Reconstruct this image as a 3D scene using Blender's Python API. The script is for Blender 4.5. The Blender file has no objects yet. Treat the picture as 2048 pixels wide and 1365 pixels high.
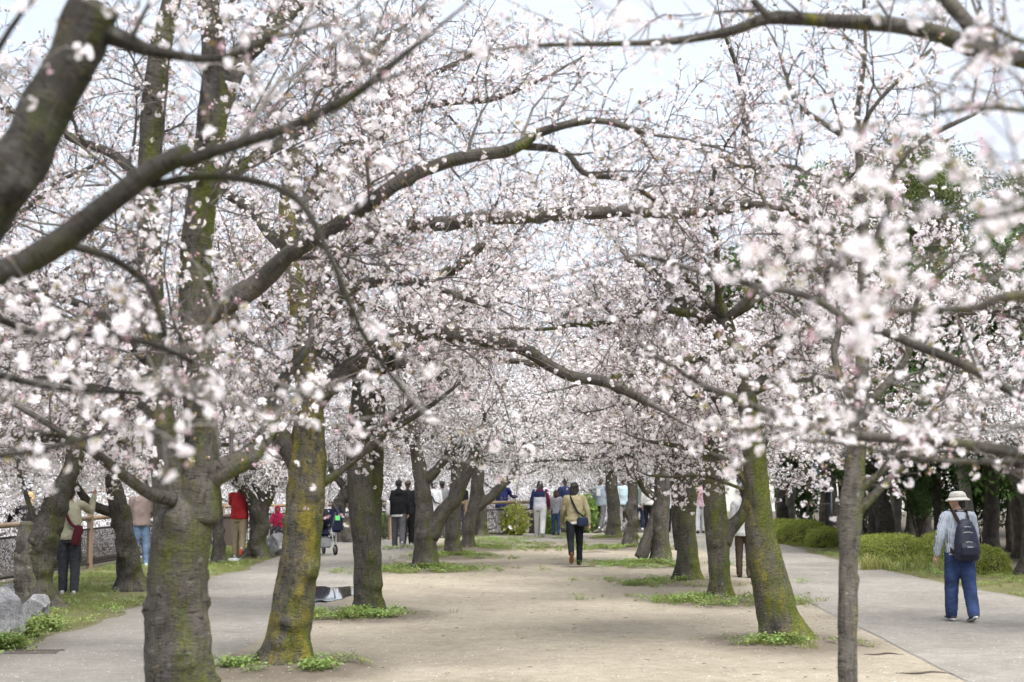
import bpy, bmesh, math, random
import numpy as np
from mathutils import Vector, Matrix, Euler, Quaternion

# ------------------------------------------------------------------ camera
SC = bpy.context.scene
COL = SC.collection
FPX = 3400.0                      # focal length in pixels of the 2048 px wide photograph
CAM_H = 2.0
PITCH = math.atan((940 - 682.5) / FPX)
YAW = math.atan((1080 - 1024) / FPX)
cam_data = bpy.data.cameras.new('camera')
cam = bpy.data.objects.new('camera', cam_data)
COL.objects.link(cam)
cam.location = (0, 0, CAM_H)
cam.rotation_euler = (math.radians(90) + PITCH, 0, YAW)
cam_data.sensor_width = 36.0
cam_data.lens = 36.0 * FPX / 2048.0
cam_data.clip_start = 0.1
cam_data.clip_end = 3000
cam_data.dof.use_dof = True
cam_data.dof.focus_distance = 25.0
cam_data.dof.aperture_fstop = 2.6
SC.camera = cam

# ------------------------------------------------------------------ sky, sun, exposure (bright overcast)
SUN_EL, SUN_AZ = math.radians(60), math.radians(150)      # veiled sun high behind the camera's right shoulder
world = bpy.data.worlds.new('World')
SC.world = world
world.use_nodes = True
wn, wl = world.node_tree.nodes, world.node_tree.links
wn.clear()
w_out = wn.new('ShaderNodeOutputWorld')
w_bg = wn.new('ShaderNodeBackground')
w_sky = wn.new('ShaderNodeTexSky')
w_sky.sky_type = 'NISHITA'
w_sky.sun_disc = False
w_sky.sun_elevation = SUN_EL
w_sky.sun_rotation = SUN_AZ
w_sky.air_density = 1.0
w_sky.dust_density = 3.0
w_sky.ozone_density = 1.0
# thin cloud sheet over the blue: a soft noise mixes an even white cloud into the clear sky
w_tc = wn.new('ShaderNodeTexCoord')
w_nz = wn.new('ShaderNodeTexNoise')
w_nz.inputs['Scale'].default_value = 2.2
w_nz.inputs['Detail'].default_value = 5
w_map = wn.new('ShaderNodeMapping')
w_map.inputs['Scale'].default_value = (1, 1, 3.0)
w_rmp = wn.new('ShaderNodeMapRange')
w_rmp.inputs['From Min'].default_value = 0.32
w_rmp.inputs['From Max'].default_value = 0.62
w_rmp.inputs['To Min'].default_value = 0.78
w_rmp.inputs['To Max'].default_value = 0.95
w_mix = wn.new('ShaderNodeMix')
w_mix.data_type = 'RGBA'
w_mix.inputs[7].default_value = (3.45, 3.7, 4.15, 1)
w_bg.inputs['Strength'].default_value = 0.05
wl.new(w_tc.outputs['Generated'], w_map.inputs['Vector'])
wl.new(w_map.outputs['Vector'], w_nz.inputs['Vector'])
wl.new(w_nz.outputs['Fac'], w_rmp.inputs['Value'])
wl.new(w_rmp.outputs['Result'], w_mix.inputs[0])
wl.new(w_sky.outputs['Color'], w_mix.inputs[6])
wl.new(w_mix.outputs[2], w_bg.inputs['Color'])
wl.new(w_bg.outputs['Background'], w_out.inputs['Surface'])

sun_data = bpy.data.lights.new('sun', 'SUN')
sun_data.energy = 1.5
sun_data.angle = math.radians(45)
sun_data.color = (1.0, 0.985, 0.965)
sun = bpy.data.objects.new('sun', sun_data)
COL.objects.link(sun)
_sd = Vector((math.sin(SUN_AZ) * math.cos(SUN_EL), math.cos(SUN_AZ) * math.cos(SUN_EL), math.sin(SUN_EL)))
sun.rotation_euler = _sd.to_track_quat('Z', 'Y').to_euler()
sun.location = (0, 0, 30)

SC.view_settings.view_transform = 'Standard'
SC.view_settings.look = 'None'
SC.view_settings.gamma = 1.0
SC.view_settings.use_curve_mapping = False
SC.view_settings.exposure = 2.5
SC.render.engine = 'CYCLES'
SC.cycles.max_bounces = 10
SC.cycles.use_light_tree = False
SC.cycles.diffuse_bounces = 7
SC.cycles.glossy_bounces = 2
SC.cycles.transmission_bounces = 7
SC.cycles.transparent_max_bounces = 4
SC.cycles.caustics_reflective = False
SC.cycles.caustics_refractive = False
SC.cycles.use_denoising = True
SC.cycles.use_fast_gi = False
SC.cycles.use_adaptive_sampling = True
SC.cycles.adaptive_threshold = 0.03

# ------------------------------------------------------------------ helpers
RNG = np.random.default_rng(7)
_R = np.array(cam.rotation_euler.to_matrix())

def ray(px, py):
    return _R @ np.array([(px - 1024) / FPX, -(py - 682.5) / FPX, -1.0])

def at(px, py, Y):
    """world point seen at photo pixel (px, py) at forward distance Y"""
    d = ray(px, py)
    return np.array([0, 0, CAM_H]) + d * (Y / d[1])

def gnd(px, py, z=0.0):
    d = ray(px, py)
    return np.array([0, 0, CAM_H]) + d * ((z - CAM_H) / d[2])

def tag(o, label=None, cat=None, group=None, kind=None):
    if label: o['label'] = label
    if cat: o['category'] = cat
    if group: o['group'] = group
    if kind: o['kind'] = kind
    return o

def link(o, parent=None):
    COL.objects.link(o)
    if parent is not None:
        o.parent = parent
    return o

def empty(name, loc=(0, 0, 0), rz=0.0):
    o = bpy.data.objects.new(name, None)
    o.empty_display_size = 0.2
    o.location = loc
    o.rotation_euler = (0, 0, rz)
    return link(o)

def mesh_arrays(name, V, faces, mats=None, midx=None, attrs=None, smooth=True):
    """V (n,3); faces: list of int arrays (m,k) ; midx: list of arrays/ints per face block"""
    me = bpy.data.meshes.new(name)
    V = np.asarray(V, dtype=np.float32)
    me.vertices.add(len(V))
    me.vertices.foreach_set('co', V.ravel())
    faces = [np.asarray(f, dtype=np.int32) for f in faces if len(f)]
    nl = sum(f.size for f in faces)
    nf = sum(len(f) for f in faces)
    if nf:
        me.loops.add(nl)
        me.polygons.add(nf)
        me.loops.foreach_set('vertex_index', np.concatenate([f.ravel() for f in faces]))
        st, s = [], 0
        for f in faces:
            st.append(s + np.arange(len(f)) * f.shape[1]); s += f.size
        me.polygons.foreach_set('loop_start', np.concatenate(st).astype(np.int32))
        if midx is not None:
            mm = np.concatenate([np.full(len(f), m, dtype=np.int32) if np.isscalar(m) else np.asarray(m, dtype=np.int32) for f, m in zip(faces, midx)])
            me.polygons.foreach_set('material_index', mm)
        me.polygons.foreach_set('use_smooth', np.full(nf, smooth))
    for k, (typ, arr) in (attrs or {}).items():
        a = me.attributes.new(k, typ, 'POINT')
        arr = np.asarray(arr)
        if typ == 'FLOAT': a.data.foreach_set('value', arr.astype(np.float32).ravel())
        elif typ == 'INT': a.data.foreach_set('value', arr.astype(np.int32).ravel())
        elif typ == 'FLOAT_VECTOR': a.data.foreach_set('vector', arr.astype(np.float32).ravel())
        elif typ == 'FLOAT_COLOR': a.data.foreach_set('color', arr.astype(np.float32).ravel())
    for m in (mats or []):
        me.materials.append(m)
    me.update(calc_edges=True)
    me.validate()
    return me

def obj(name, me, parent=None):
    return link(bpy.data.objects.new(name, me), parent)

def hash3(i, j, k, s=0):
    h = (i * 374761393 + j * 668265263 + k * 2147483647 + s * 974634541) & 0xffffffff
    h = ((h ^ (h >> 13)) * 1274126177) & 0xffffffff
    return ((h ^ (h >> 16)) & 0xffff) / 65535.0

def vnoise(P, scale=1.0, s=0):
    """value noise in [-1,1] at points P (n,3)"""
    q = np.asarray(P) * scale
    i = np.floor(q).astype(np.int64)
    f = q - i
    f = f * f * (3 - 2 * f)
    r = 0
    for a in (0, 1):
        for b in (0, 1):
            for c in (0, 1):
                w = (f[:, 0] if a else 1 - f[:, 0]) * (f[:, 1] if b else 1 - f[:, 1]) * (f[:, 2] if c else 1 - f[:, 2])
                r = r + w * hash3(i[:, 0] + a, i[:, 1] + b, i[:, 2] + c, s)
    return r * 2 - 1

def fbm(P, scale, octs=3, s=0):
    r, a = 0, 1.0
    for o in range(octs):
        r = r + a * vnoise(P, scale * 2 ** o, s + o * 17); a *= 0.5
    return r

def nrm(v):
    v = np.asarray(v, dtype=float)
    return v / (np.linalg.norm(v, axis=-1, keepdims=True) + 1e-12)

def resample(P, R, step, smooth=True):
    """Catmull-Rom through the control points, resampled at about `step`"""
    P = np.asarray(P, float); R = np.asarray(R, float)
    if len(P) == 2 or not smooth:
        Q, S = P, R
    else:
        E = np.vstack([2 * P[0] - P[1], P, 2 * P[-1] - P[-2]])
        Q, S = [], []
        for i in range(len(P) - 1):
            p0, p1, p2, p3 = E[i:i + 4]
            for t in np.linspace(0, 1, 8, endpoint=False):
                Q.append(0.5 * (2 * p1 + (p2 - p0) * t + (2 * p0 - 5 * p1 + 4 * p2 - p3) * t * t + (3 * p1 - p0 - 3 * p2 + p3) * t ** 3))
                S.append(R[i] + (R[i + 1] - R[i]) * t)
        Q.append(P[-1]); S.append(R[-1])
        Q, S = np.array(Q), np.array(S)
    L = np.concatenate([[0], np.cumsum(np.linalg.norm(np.diff(Q, axis=0), axis=1))])
    n = max(2, int(round(L[-1] / step)) + 1)
    t = np.linspace(0, L[-1], n)
    return np.stack([np.interp(t, L, Q[:, k]) for k in range(3)], 1), np.interp(t, L, S)

class Tubes:
    """collects tubes into one mesh, with a bark coordinate (cos*r, sin*r, length) per vertex"""
    def __init__(s):
        s.V, s.F, s.T, s.B, s.n = [], [], [], [], 0
    def add(s, P, R, sides, cap=True, disp=None):
        P = np.asarray(P, float); R = np.asarray(R, float)
        n = len(P)
        T = np.empty_like(P)
        T[1:-1] = P[2:] - P[:-2]; T[0] = P[1] - P[0]; T[-1] = P[-1] - P[-2]
        T = nrm(T)
        ref = np.array([0, 1.0, 0]) if abs(T[0][1]) < 0.9 else np.array([1.0, 0, 0])
        U = np.empty_like(P)
        u = nrm(ref - T[0] * np.dot(ref, T[0]))
        for i in range(n):
            u = u - T[i] * np.dot(u, T[i]); u = u / (math.sqrt(u @ u) + 1e-12)
            U[i] = u
        W = np.cross(T, U)
        a = np.linspace(0, 2 * math.pi, sides, endpoint=False)
        ca, sa = np.cos(a), np.sin(a)
        D = U[:, None, :] * ca[None, :, None] + W[:, None, :] * sa[None, :, None]
        RR = np.repeat(R[:, None], sides, 1)
        L = np.concatenate([[0], np.cumsum(np.linalg.norm(np.diff(P, axis=0), axis=1))])
        V = P[:, None, :] + D * RR[:, :, None]
        if disp is not None:
            V = V + D * disp(V.reshape(-1, 3), np.repeat(L, sides), np.tile(a, n), np.repeat(R, sides)).reshape(n, sides, 1)
        B = np.stack([np.broadcast_to(ca[None] , (n, sides)) * RR, np.broadcast_to(sa[None], (n, sides)) * RR, np.repeat(L[:, None], sides, 1)], 2)
        B = B + hash3(int(P[0][0] * 1000) & 0xffff, int(P[0][1] * 1000) & 0xffff, int(P[0][2] * 1000) & 0xffff) * 40
        i0 = np.arange(n - 1)[:, None] * sides + np.arange(sides)[None]
        i1 = np.arange(n - 1)[:, None] * sides + (np.arange(sides)[None] + 1) % sides
        F = np.stack([i0, i1, i1 + sides, i0 + sides], 2).reshape(-1, 4) + s.n
        s.V.append(V.reshape(-1, 3)); s.B.append(B.reshape(-1, 3)); s.F.append(F)
        k = n * sides
        if cap and sides >= 8:
            s.V.append(P[0][None] - T[0][None] * R[0] * 0.3); s.B.append(B[0, :1]); c = s.n + k; b = s.n + np.arange(sides)
            s.T.append(np.stack([np.roll(b, -1), b, np.full(sides, c)], 1)); k += 1
        if cap:
            s.V.append(P[-1][None] + T[-1][None] * R[-1] * 0.25); s.B.append(B[-1, :1]); 
            c = s.n + k
            b = s.n + (n - 1) * sides + np.arange(sides)
            s.T.append(np.stack([b, np.roll(b, -1), np.full(sides, c)], 1)); k += 1
        s.n += k
    def mesh(s, name, mats):
        V = np.vstack(s.V); B = np.vstack(s.B)
        fs = [np.vstack(s.F)] + ([np.vstack(s.T)] if s.T else [])
        return mesh_arrays(name, V, fs, mats, None, {'bk': ('FLOAT_VECTOR', B)})

# ------------------------------------------------------------------ materials
def new_mat(name):
    m = bpy.data.materials.new(name)
    m.use_nodes = True
    n = m.node_tree.nodes
    n.clear()
    o = n.new('ShaderNodeOutputMaterial')
    b = n.new('ShaderNodeBsdfPrincipled')
    m.node_tree.links.new(b.outputs[0], o.inputs['Surface'])
    b.inputs['Roughness'].default_value = 0.85
    b.inputs['Specular IOR Level'].default_value = 0.25
    return m, n, m.node_tree.links, b, o

def N(n, t, **kw):
    x = n.new(t)
    for k, v in kw.items():
        if k.startswith('i_'):
            x.inputs[k[2:].replace('_', ' ')].default_value = v
        else:
            setattr(x, k, v)
    return x

def ramp(n, stops, interp='LINEAR'):
    r = n.new('ShaderNodeValToRGB')
    r.color_ramp.interpolation = interp
    e = r.color_ramp.elements
    while len(e) < len(stops): e.new(0.5)
    for x, (p, c) in zip(e, stops):
        x.position = p
        x.color = tuple(c) + (1,) if len(c) == 3 else c
    return r

def mixc(n, l, fac, a, b, mode='MIX'):
    m = n.new('ShaderNodeMix'); m.data_type = 'RGBA'; m.blend_type = mode
    for k, v in ((0, fac), (6, a), (7, b)):
        if hasattr(v, 'is_linked') or hasattr(v, 'links'): l.new(v, m.inputs[k])
        else: m.inputs[k].default_value = v if k == 0 else (tuple(v) + (1,) if len(v) == 3 else v)
    return m.outputs[2]

def math_(n, l, op, a, b=None):
    m = n.new('ShaderNodeMath'); m.operation = op
    for k, v in ((0, a), (1, b)):
        if v is None: continue
        if hasattr(v, 'links'): l.new(v, m.inputs[k])
        else: m.inputs[k].default_value = v
    return m.outputs[0]

def plain(name, col, rough=0.8, spec=0.25, var=0.0, vscale=8.0, bump=0.0, bscale=60.0, metal=0.0):
    m, n, l, b, o = new_mat(name)
    b.inputs['Roughness'].default_value = rough
    b.inputs['Specular IOR Level'].default_value = spec
    b.inputs['Metallic'].default_value = metal
    tc = N(n, 'ShaderNodeTexCoord')
    if var > 0:
        nz = N(n, 'ShaderNodeTexNoise', i_Scale=vscale, i_Detail=4.0)
        l.new(tc.outputs['Object'], nz.inputs['Vector'])
        r = ramp(n, [(0.3, tuple(c * (1 - var) for c in col)), (0.7, tuple(min(1, c * (1 + var)) for c in col))])
        l.new(nz.outputs['Fac'], r.inputs['Fac'])
        l.new(r.outputs['Color'], b.inputs['Base Color'])
    else:
        b.inputs['Base Color'].default_value = tuple(col) + (1,)
    if bump > 0:
        nb = N(n, 'ShaderNodeTexNoise', i_Scale=bscale, i_Detail=3.0)
        l.new(tc.outputs['Object'], nb.inputs['Vector'])
        bp = N(n, 'ShaderNodeBump', i_Strength=bump, i_Distance=0.02)
        l.new(nb.outputs['Fac'], bp.inputs['Height'])
        l.new(bp.outputs['Normal'], b.inputs['Normal'])
    return m

def bark_material(name, dark, mid, light, lent=1.0):
    """cherry bark: horizontal bands of lenticels, fissures, moss and lichen; object colour r = moss, g = lichen"""
    m, n, l, b, o = new_mat(name)
    at_ = N(n, 'ShaderNodeAttribute', attribute_name='bk')
    tc = N(n, 'ShaderNodeTexCoord')
    mp = N(n, 'ShaderNodeMapping'); mp.inputs['Scale'].default_value = (13, 13, 46)
    l.new(at_.outputs['Vector'], mp.inputs['Vector'])
    band = N(n, 'ShaderNodeTexNoise', i_Scale=1.0, i_Detail=5.0, i_Roughness=0.68, i_Distortion=1.2)
    l.new(mp.outputs['Vector'], band.inputs['Vector'])
    mp2 = N(n, 'ShaderNodeMapping'); mp2.inputs['Scale'].default_value = (26, 26, 120)
    l.new(at_.outputs['Vector'], mp2.inputs['Vector'])
    fine = N(n, 'ShaderNodeTexNoise', i_Scale=1.0, i_Detail=3.0)
    l.new(mp2.outputs['Vector'], fine.inputs['Vector'])
    mpf = N(n, 'ShaderNodeMapping'); mpf.inputs['Scale'].default_value = (30, 30, 5)
    l.new(at_.outputs['Vector'], mpf.inputs['Vector'])
    fis = N(n, 'ShaderNodeTexNoise', i_Scale=1.0, i_Detail=5.0, i_Roughness=0.65)
    l.new(mpf.outputs['Vector'], fis.inputs['Vector'])
    big = N(n, 'ShaderNodeTexNoise', i_Scale=3.0, i_Detail=4.0)
    l.new(tc.outputs['Object'], big.inputs['Vector'])
    r1 = ramp(n, [(0.36, dark), (0.45, mid), (0.58, mid), (0.74, light)])
    l.new(band.outputs['Fac'], r1.inputs['Fac'])
    r2 = ramp(n, [(0.3, (0.55, 0.55, 0.55)), (0.7, (1.3, 1.3, 1.3))])
    l.new(big.outputs['Fac'], r2.inputs['Fac'])
    col = mixc(n, l, 1.0, r1.outputs['Color'], r2.outputs['Color'], 'MULTIPLY')
    rf = ramp(n, [(0.36, (0.35, 0.33, 0.3)), (0.5, (1, 1, 1))])
    l.new(fis.outputs['Fac'], rf.inputs['Fac'])
    col = mixc(n, l, 0.6, col, rf.outputs['Color'], 'MULTIPLY')
    # pale crustose spots
    sp = N(n, 'ShaderNodeTexNoise', i_Scale=14.0, i_Detail=2.0)
    l.new(tc.outputs['Object'], sp.inputs['Vector'])
    rs = ramp(n, [(0.66, (0, 0, 0)), (0.72, (1, 1, 1))])
    l.new(sp.outputs['Fac'], rs.inputs['Fac'])
    col = mixc(n, l, math_(n, l, 'MULTIPLY', rs.outputs['Color'], 0.45), col, (0.24, 0.245, 0.22))
    # moss and yellow lichen
    oi = N(n, 'ShaderNodeObjectInfo')
    sx = N(n, 'ShaderNodeSeparateColor')
    l.new(oi.outputs['Color'], sx.inputs['Color'])
    mn = N(n, 'ShaderNodeTexNoise', i_Scale=2.6, i_Detail=7.0, i_Roughness=0.72)
    mpm = N(n, 'ShaderNodeMapping'); mpm.inputs['Scale'].default_value = (2.2, 2.2, 0.55)
    l.new(tc.outputs['Object'], mpm.inputs['Vector'])
    l.new(mpm.outputs['Vector'], mn.inputs['Vector'])
    mm = math_(n, l, 'ADD', math_(n, l, 'ADD', mn.outputs['Fac'], math_(n, l, 'MULTIPLY', band.outputs['Fac'], 0.22)), sx.outputs[0])
    ge = N(n, 'ShaderNodeNewGeometry'); vd = N(n, 'ShaderNodeVectorMath', operation='DOT_PRODUCT'); vd.inputs[1].default_value = (.75, .25, -.35)
    l.new(ge.outputs['Normal'], vd.inputs[0])
    mm = math_(n, l, 'ADD', mm, math_(n, l, 'MULTIPLY', vd.outputs['Value'], .11))
    mr = N(n, 'ShaderNodeMapRange'); mr.inputs['From Min'].default_value = 0.62; mr.inputs['From Max'].default_value = 0.80
    l.new(mm, mr.inputs['Value'])
    mg = ramp(n, [(0.3, (0.026, 0.040, 0.007)), (0.52, (0.082, 0.102, 0.012)), (0.72, (0.18, 0.17, 0.018))])
    l.new(fine.outputs['Fac'], mg.inputs['Fac'])
    col = mixc(n, l, math_(n, l, 'MULTIPLY', mr.outputs['Result'], 0.9), col, mg.outputs['Color'])
    yn = N(n, 'ShaderNodeTexNoise', i_Scale=4.2, i_Detail=6.0, i_Roughness=0.7)
    mpy = N(n, 'ShaderNodeMapping'); mpy.inputs['Scale'].default_value = (1.6, 1.6, 0.6); mpy.inputs['Location'].default_value = (7, 3, 9)
    l.new(tc.outputs['Object'], mpy.inputs['Vector'])
    l.new(mpy.outputs['Vector'], yn.inputs['Vector'])
    ym = math_(n, l, 'ADD', math_(n, l, 'ADD', yn.outputs['Fac'], math_(n, l, 'MULTIPLY', band.outputs['Fac'], 0.3)), sx.outputs[1])
    my = N(n, 'ShaderNodeMapRange'); my.inputs['From Min'].default_value = 0.76; my.inputs['From Max'].default_value = 0.94
    l.new(ym, my.inputs['Value'])
    yc = ramp(n, [(0.3, (0.12, 0.105, 0.016)), (0.7, (0.30, 0.24, 0.028))])
    l.new(fine.outputs['Fac'], yc.inputs['Fac'])
    col = mixc(n, l, math_(n, l, 'MULTIPLY', my.outputs['Result'], 0.85), col, yc.outputs['Color'])
    cb = N(n, 'ShaderNodeCombineColor'); k2 = math_(n, l, 'MULTIPLY', sx.outputs[2], 2.0)
    for q in range(3): l.new(k2, cb.inputs[q])
    col = mixc(n, l, 1.0, col, cb.outputs['Color'], 'MULTIPLY')
    l.new(col, b.inputs['Base Color'])
    b.inputs['Roughness'].default_value = 0.9
    h = math_(n, l, 'ADD', math_(n, l, 'MULTIPLY', band.outputs['Fac'], 1.0 * lent), math_(n, l, 'ADD', math_(n, l, 'MULTIPLY', fine.outputs['Fac'], 0.5), math_(n, l, 'MULTIPLY', fis.outputs['Fac'], 0.9)))
    bp = N(n, 'ShaderNodeBump', i_Strength=0.9, i_Distance=0.02)
    l.new(h, bp.inputs['Height'])
    l.new(bp.outputs['Normal'], b.inputs['Normal'])
    return m

M = {}
M['bark'] = bark_material('cherry_bark', (0.024, 0.020, 0.016), (0.098, 0.088, 0.075), (0.195, 0.185, 0.167))
def torn_wood():
    m, n, l, b, o = new_mat('torn_wood')
    a = N(n, 'ShaderNodeAttribute', attribute_name='bk'); mp = N(n, 'ShaderNodeMapping'); mp.inputs['Scale'].default_value = (24, 24, 3)
    l.new(a.outputs['Vector'], mp.inputs['Vector']); nz = N(n, 'ShaderNodeTexNoise', i_Scale=1.0, i_Detail=5.0, i_Roughness=.7); l.new(mp.outputs['Vector'], nz.inputs['Vector'])
    r = ramp(n, [(.38, (.045, .036, .028)), (.5, (.115, .098, .08)), (.66, (.20, .18, .155))]); l.new(nz.outputs['Fac'], r.inputs['Fac']); l.new(r.outputs['Color'], b.inputs['Base Color'])
    bp = N(n, 'ShaderNodeBump', i_Strength=.6, i_Distance=.02); l.new(nz.outputs['Fac'], bp.inputs['Height']); l.new(bp.outputs['Normal'], b.inputs['Normal'])
    return m
M['wood'] = torn_wood()

def twig_material():
    m, n, l, b, o = new_mat('twig_bark')
    oi = N(n, 'ShaderNodeObjectInfo')
    r = ramp(n, [(0, (0.085, 0.075, 0.068)), (1, (0.21, 0.195, 0.18))])
    l.new(oi.outputs['Random'], r.inputs['Fac'])
    l.new(r.outputs['Color'], b.inputs['Base Color'])
    return m
M['twig'] = twig_material()
M['twig_mid'] = plain('branch_bark', (0.125, 0.113, 0.102), var=0.4, vscale=9)

def thin_leaf(name, c0, c1, trans=0.35, rough=0.6, attr=False, spec=0.2):
    """two-sided thin leaf or petal: diffuse + translucent, tint varied per instance"""
    m, n, l, b, o = new_mat(name)
    oi = N(n, 'ShaderNodeObjectInfo')
    r = ramp(n, [(0, c0), (1, c1)])
    l.new(oi.outputs['Random'], r.inputs['Fac'])
    col = r.outputs['Color']
    if attr:
        a = N(n, 'ShaderNodeAttribute', attribute_name='tint')
        col = mixc(n, l, 1.0, col, a.outputs['Color'], 'MULTIPLY')
    l.new(col, b.inputs['Base Color'])
    b.inputs['Roughness'].default_value = rough
    b.inputs['Specular IOR Level'].default_value = spec
    t = N(n, 'ShaderNodeBsdfTranslucent')
    l.new(col, t.inputs['Color'])
    mx = N(n, 'ShaderNodeMixShader'); mx.inputs[0].default_value = trans
    l.new(b.outputs[0], mx.inputs[1]); l.new(t.outputs[0], mx.inputs[2])
    l.new(mx.outputs[0], o.inputs['Surface'])
    return m
M['petal'] = thin_leaf('cherry_petal', (0.948, 0.940, 0.955), (0.972, 0.972, 0.980), 0.45, 0.7, attr=True, spec=0.1)
M['bud'] = thin_leaf('cherry_bud', (0.70, 0.46, 0.53), (0.84, 0.66, 0.72), 0.35)
M['calyx'] = thin_leaf('bud_scale', (0.20, 0.15, 0.07), (0.34, 0.24, 0.11), 0.25)
M['youngleaf'] = thin_leaf('young_leaf', (0.20, 0.19, 0.06), (0.36, 0.32, 0.12), 0.4)

# ------------------------------------------------------------------ blossom sprays (sources for the geometry-node crowns)
def rot_to(x_dir, roll):
    """3x3 with local X along x_dir"""
    x = nrm(x_dir)
    ref = np.array([0, 0, 1.0]) if abs(x[2]) < 0.95 else np.array([1.0, 0, 0])
    y = nrm(np.cross(ref, x)); z = np.cross(x, y)
    c, s = math.cos(roll), math.sin(roll)
    return np.stack([x, c * y + s * z, -s * y + c * z], 1)

def make_spray(seed, n_side, n_clus):
    """template twig: verts, faces, and the points that carry clusters: (position, direction, is_bloom)"""
    rg = np.random.default_rng(seed)
    tw = Tubes()
    L = rg.uniform(0.38, 0.55); k = 4
    P = [np.zeros(3)]; d = np.array([1.0, 0, 0])
    for i in range(k):
        d = nrm(d + rg.normal(0, 0.2, 3) + np.array([0, 0, 0.03]))
        P.append(P[-1] + d * L / k)
    P = np.array(P); R = np.linspace(0.0056, 0.0026, k + 1)
    tw.add(P, R, 3, False)
    tips = [(P[-1], nrm(P[-1] - P[-2]))]
    for j in range(n_side):
        t = rg.uniform(0.12, 0.98) * k
        i = min(int(t), k - 1)
        p = P[i] + (P[i + 1] - P[i]) * (t - i)
        td = nrm(P[i + 1] - P[i])
        sd = nrm(rg.normal(0, 1, 3)); sd = nrm(sd - td * (sd @ td))
        dd = nrm(td * rg.uniform(0.3, 0.9) + sd)
        q = p + dd * rg.uniform(0.06, 0.21) * (1.15 - 0.5 * t / k)
        tw.add(np.array([p, q]), np.array([0.0034, 0.0021]), 3, False)
        tips.append((q, dd))
    for t in rg.uniform(0.15, 0.95, 4):
        i = min(int(t * k), k - 1)
        tips.append((P[i] + (P[i + 1] - P[i]) * (t * k - i), nrm(rg.normal(0, 1, 3) + np.array([0, 0, 0.4]))))
    order = rg.permutation(len(tips))
    C = [(tips[o][0], tips[o][1], i < n_clus) for i, o in enumerate(order)][:max(n_clus + 4, 7)]
    return (np.vstack(tw.V), np.vstack(tw.F), np.array([c[0] for c in C]), np.array([c[1] for c in C]), np.array([c[2] for c in C]))
SPRAYS = [make_spray(11 + i, ns, nc) for i, (ns, nc) in enumerate([(6, 8), (6, 7), (7, 9), (6, 4), (7, 4), (6, 2), (6, 0)])]

def make_cluster(seed, nf, rad, leafy, simple=False):
    """one pom-pom of cherry flowers along local X"""
    rg = np.random.default_rng(seed)
    V, Q, mq, tint = [], [], [], []
    W1 = (1, 1, 1, 1)
    def quad(pts, mi, tn):
        k = len(V); V.extend(pts); Q.append([k, k + 1, k + 2, k + 3]); mq.append(mi); tint.extend(tn)
    for f in range(nf):
        fd = nrm(np.array([0.55, 0, 0]) + rg.normal(0, 0.8, 3))
        c = fd * rad * rg.uniform(0.7, 1.15) + np.array([0.008, 0, 0])
        Rm = rot_to(nrm(fd + rg.normal(0, 0.3, 3)), rg.uniform(0, 6.28))
        s = rg.uniform(0.0148, 0.0185); cup = rg.uniform(0.1, 0.55); pk = rg.uniform(0.86, 1.0)
        ctr = (0.99, 0.90 * pk, 0.94 * pk, 1)
        if simple:
            g = [c + Rm @ np.array([0.3 * s * cup, math.cos(t) * s * .86, math.sin(t) * s * .86]) for t in (0, 1.57, 3.14, 4.71)]
            quad(g, 0, [W1, W1, (1, .96, .98, 1), W1])
            continue
        for a in range(5):
            th = a * 2 * math.pi / 5
            def pt(r, dt, h):
                return c + Rm @ np.array([h * s * cup, math.cos(th + dt) * r * s, math.sin(th + dt) * r * s])
            quad([pt(0.06, 0, 0), pt(0.8, -0.56, 0.55), pt(1.0, 0, 1.0), pt(0.8, 0.56, 0.55)], 0, [ctr, W1, W1, W1])
        b0 = c - Rm[:, 0] * 0.010
        quad([b0, c + Rm[:, 1] * 0.003, c, c - Rm[:, 1] * 0.003], 2, [W1] * 4)
    for f in range(leafy):
        fd = nrm(np.array([0.7, 0, 0]) + rg.normal(0, 0.6, 3)); Rm = rot_to(fd, rg.uniform(0, 6.28)); l = rg.uniform(0.02, 0.04)
        quad([np.zeros(3), Rm @ np.array([l * .5, l * .22, 0]), Rm @ np.array([l, 0, l * .1]), Rm @ np.array([l * .5, -l * .22, 0])], 3, [W1] * 4)
    me = mesh_arrays('blossom_cluster', np.array(V), [np.array(Q)], [M['petal'], M['bud'], M['calyx'], M['youngleaf']], [np.array(mq)], {'tint': ('FLOAT_COLOR', np.array(tint))}, smooth=False)
    return bpy.data.objects.new('blossom_cluster', me)
def make_buds(seed, nb, p_pink):
    rg = np.random.default_rng(seed); V, Q, mq = [], [], []
    for f in range(nb):
        fd = nrm(np.array([1.0, 0, 0]) + rg.normal(0, 0.55, 3)); Rm = rot_to(fd, rg.uniform(0, 6.28)); l = rg.uniform(0.014, 0.026); w = l * .34
        mi = 1 if rg.random() < p_pink else (2 if rg.random() < .55 else 3); o = fd * 0.008
        for ax in ((0, w, 0), (0, 0, w)):
            ax = np.array(ax); k = len(V)
            V += [o, o + Rm @ (np.array([l * .55, 0, 0]) + ax), o + Rm @ np.array([l, 0, 0]), o + Rm @ (np.array([l * .55, 0, 0]) - ax)]
            Q.append([k, k + 1, k + 2, k + 3]); mq.append(mi)
    me = mesh_arrays('bud_cluster', np.array(V), [np.array(Q)], [M['petal'], M['bud'], M['calyx'], M['youngleaf']], [np.array(mq)], {'tint': ('FLOAT_COLOR', np.ones((len(V), 4)))}, smooth=False)
    return bpy.data.objects.new('bud_cluster', me)
CLUSTERS = [make_cluster(1, 4, .022, 0), make_cluster(2, 5, .026, 1), make_cluster(3, 3, .020, 2), make_cluster(4, 8, .036, 1), make_buds(5, 3, .6), make_buds(6, 4, .25), make_buds(7, 3, .1)]
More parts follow.
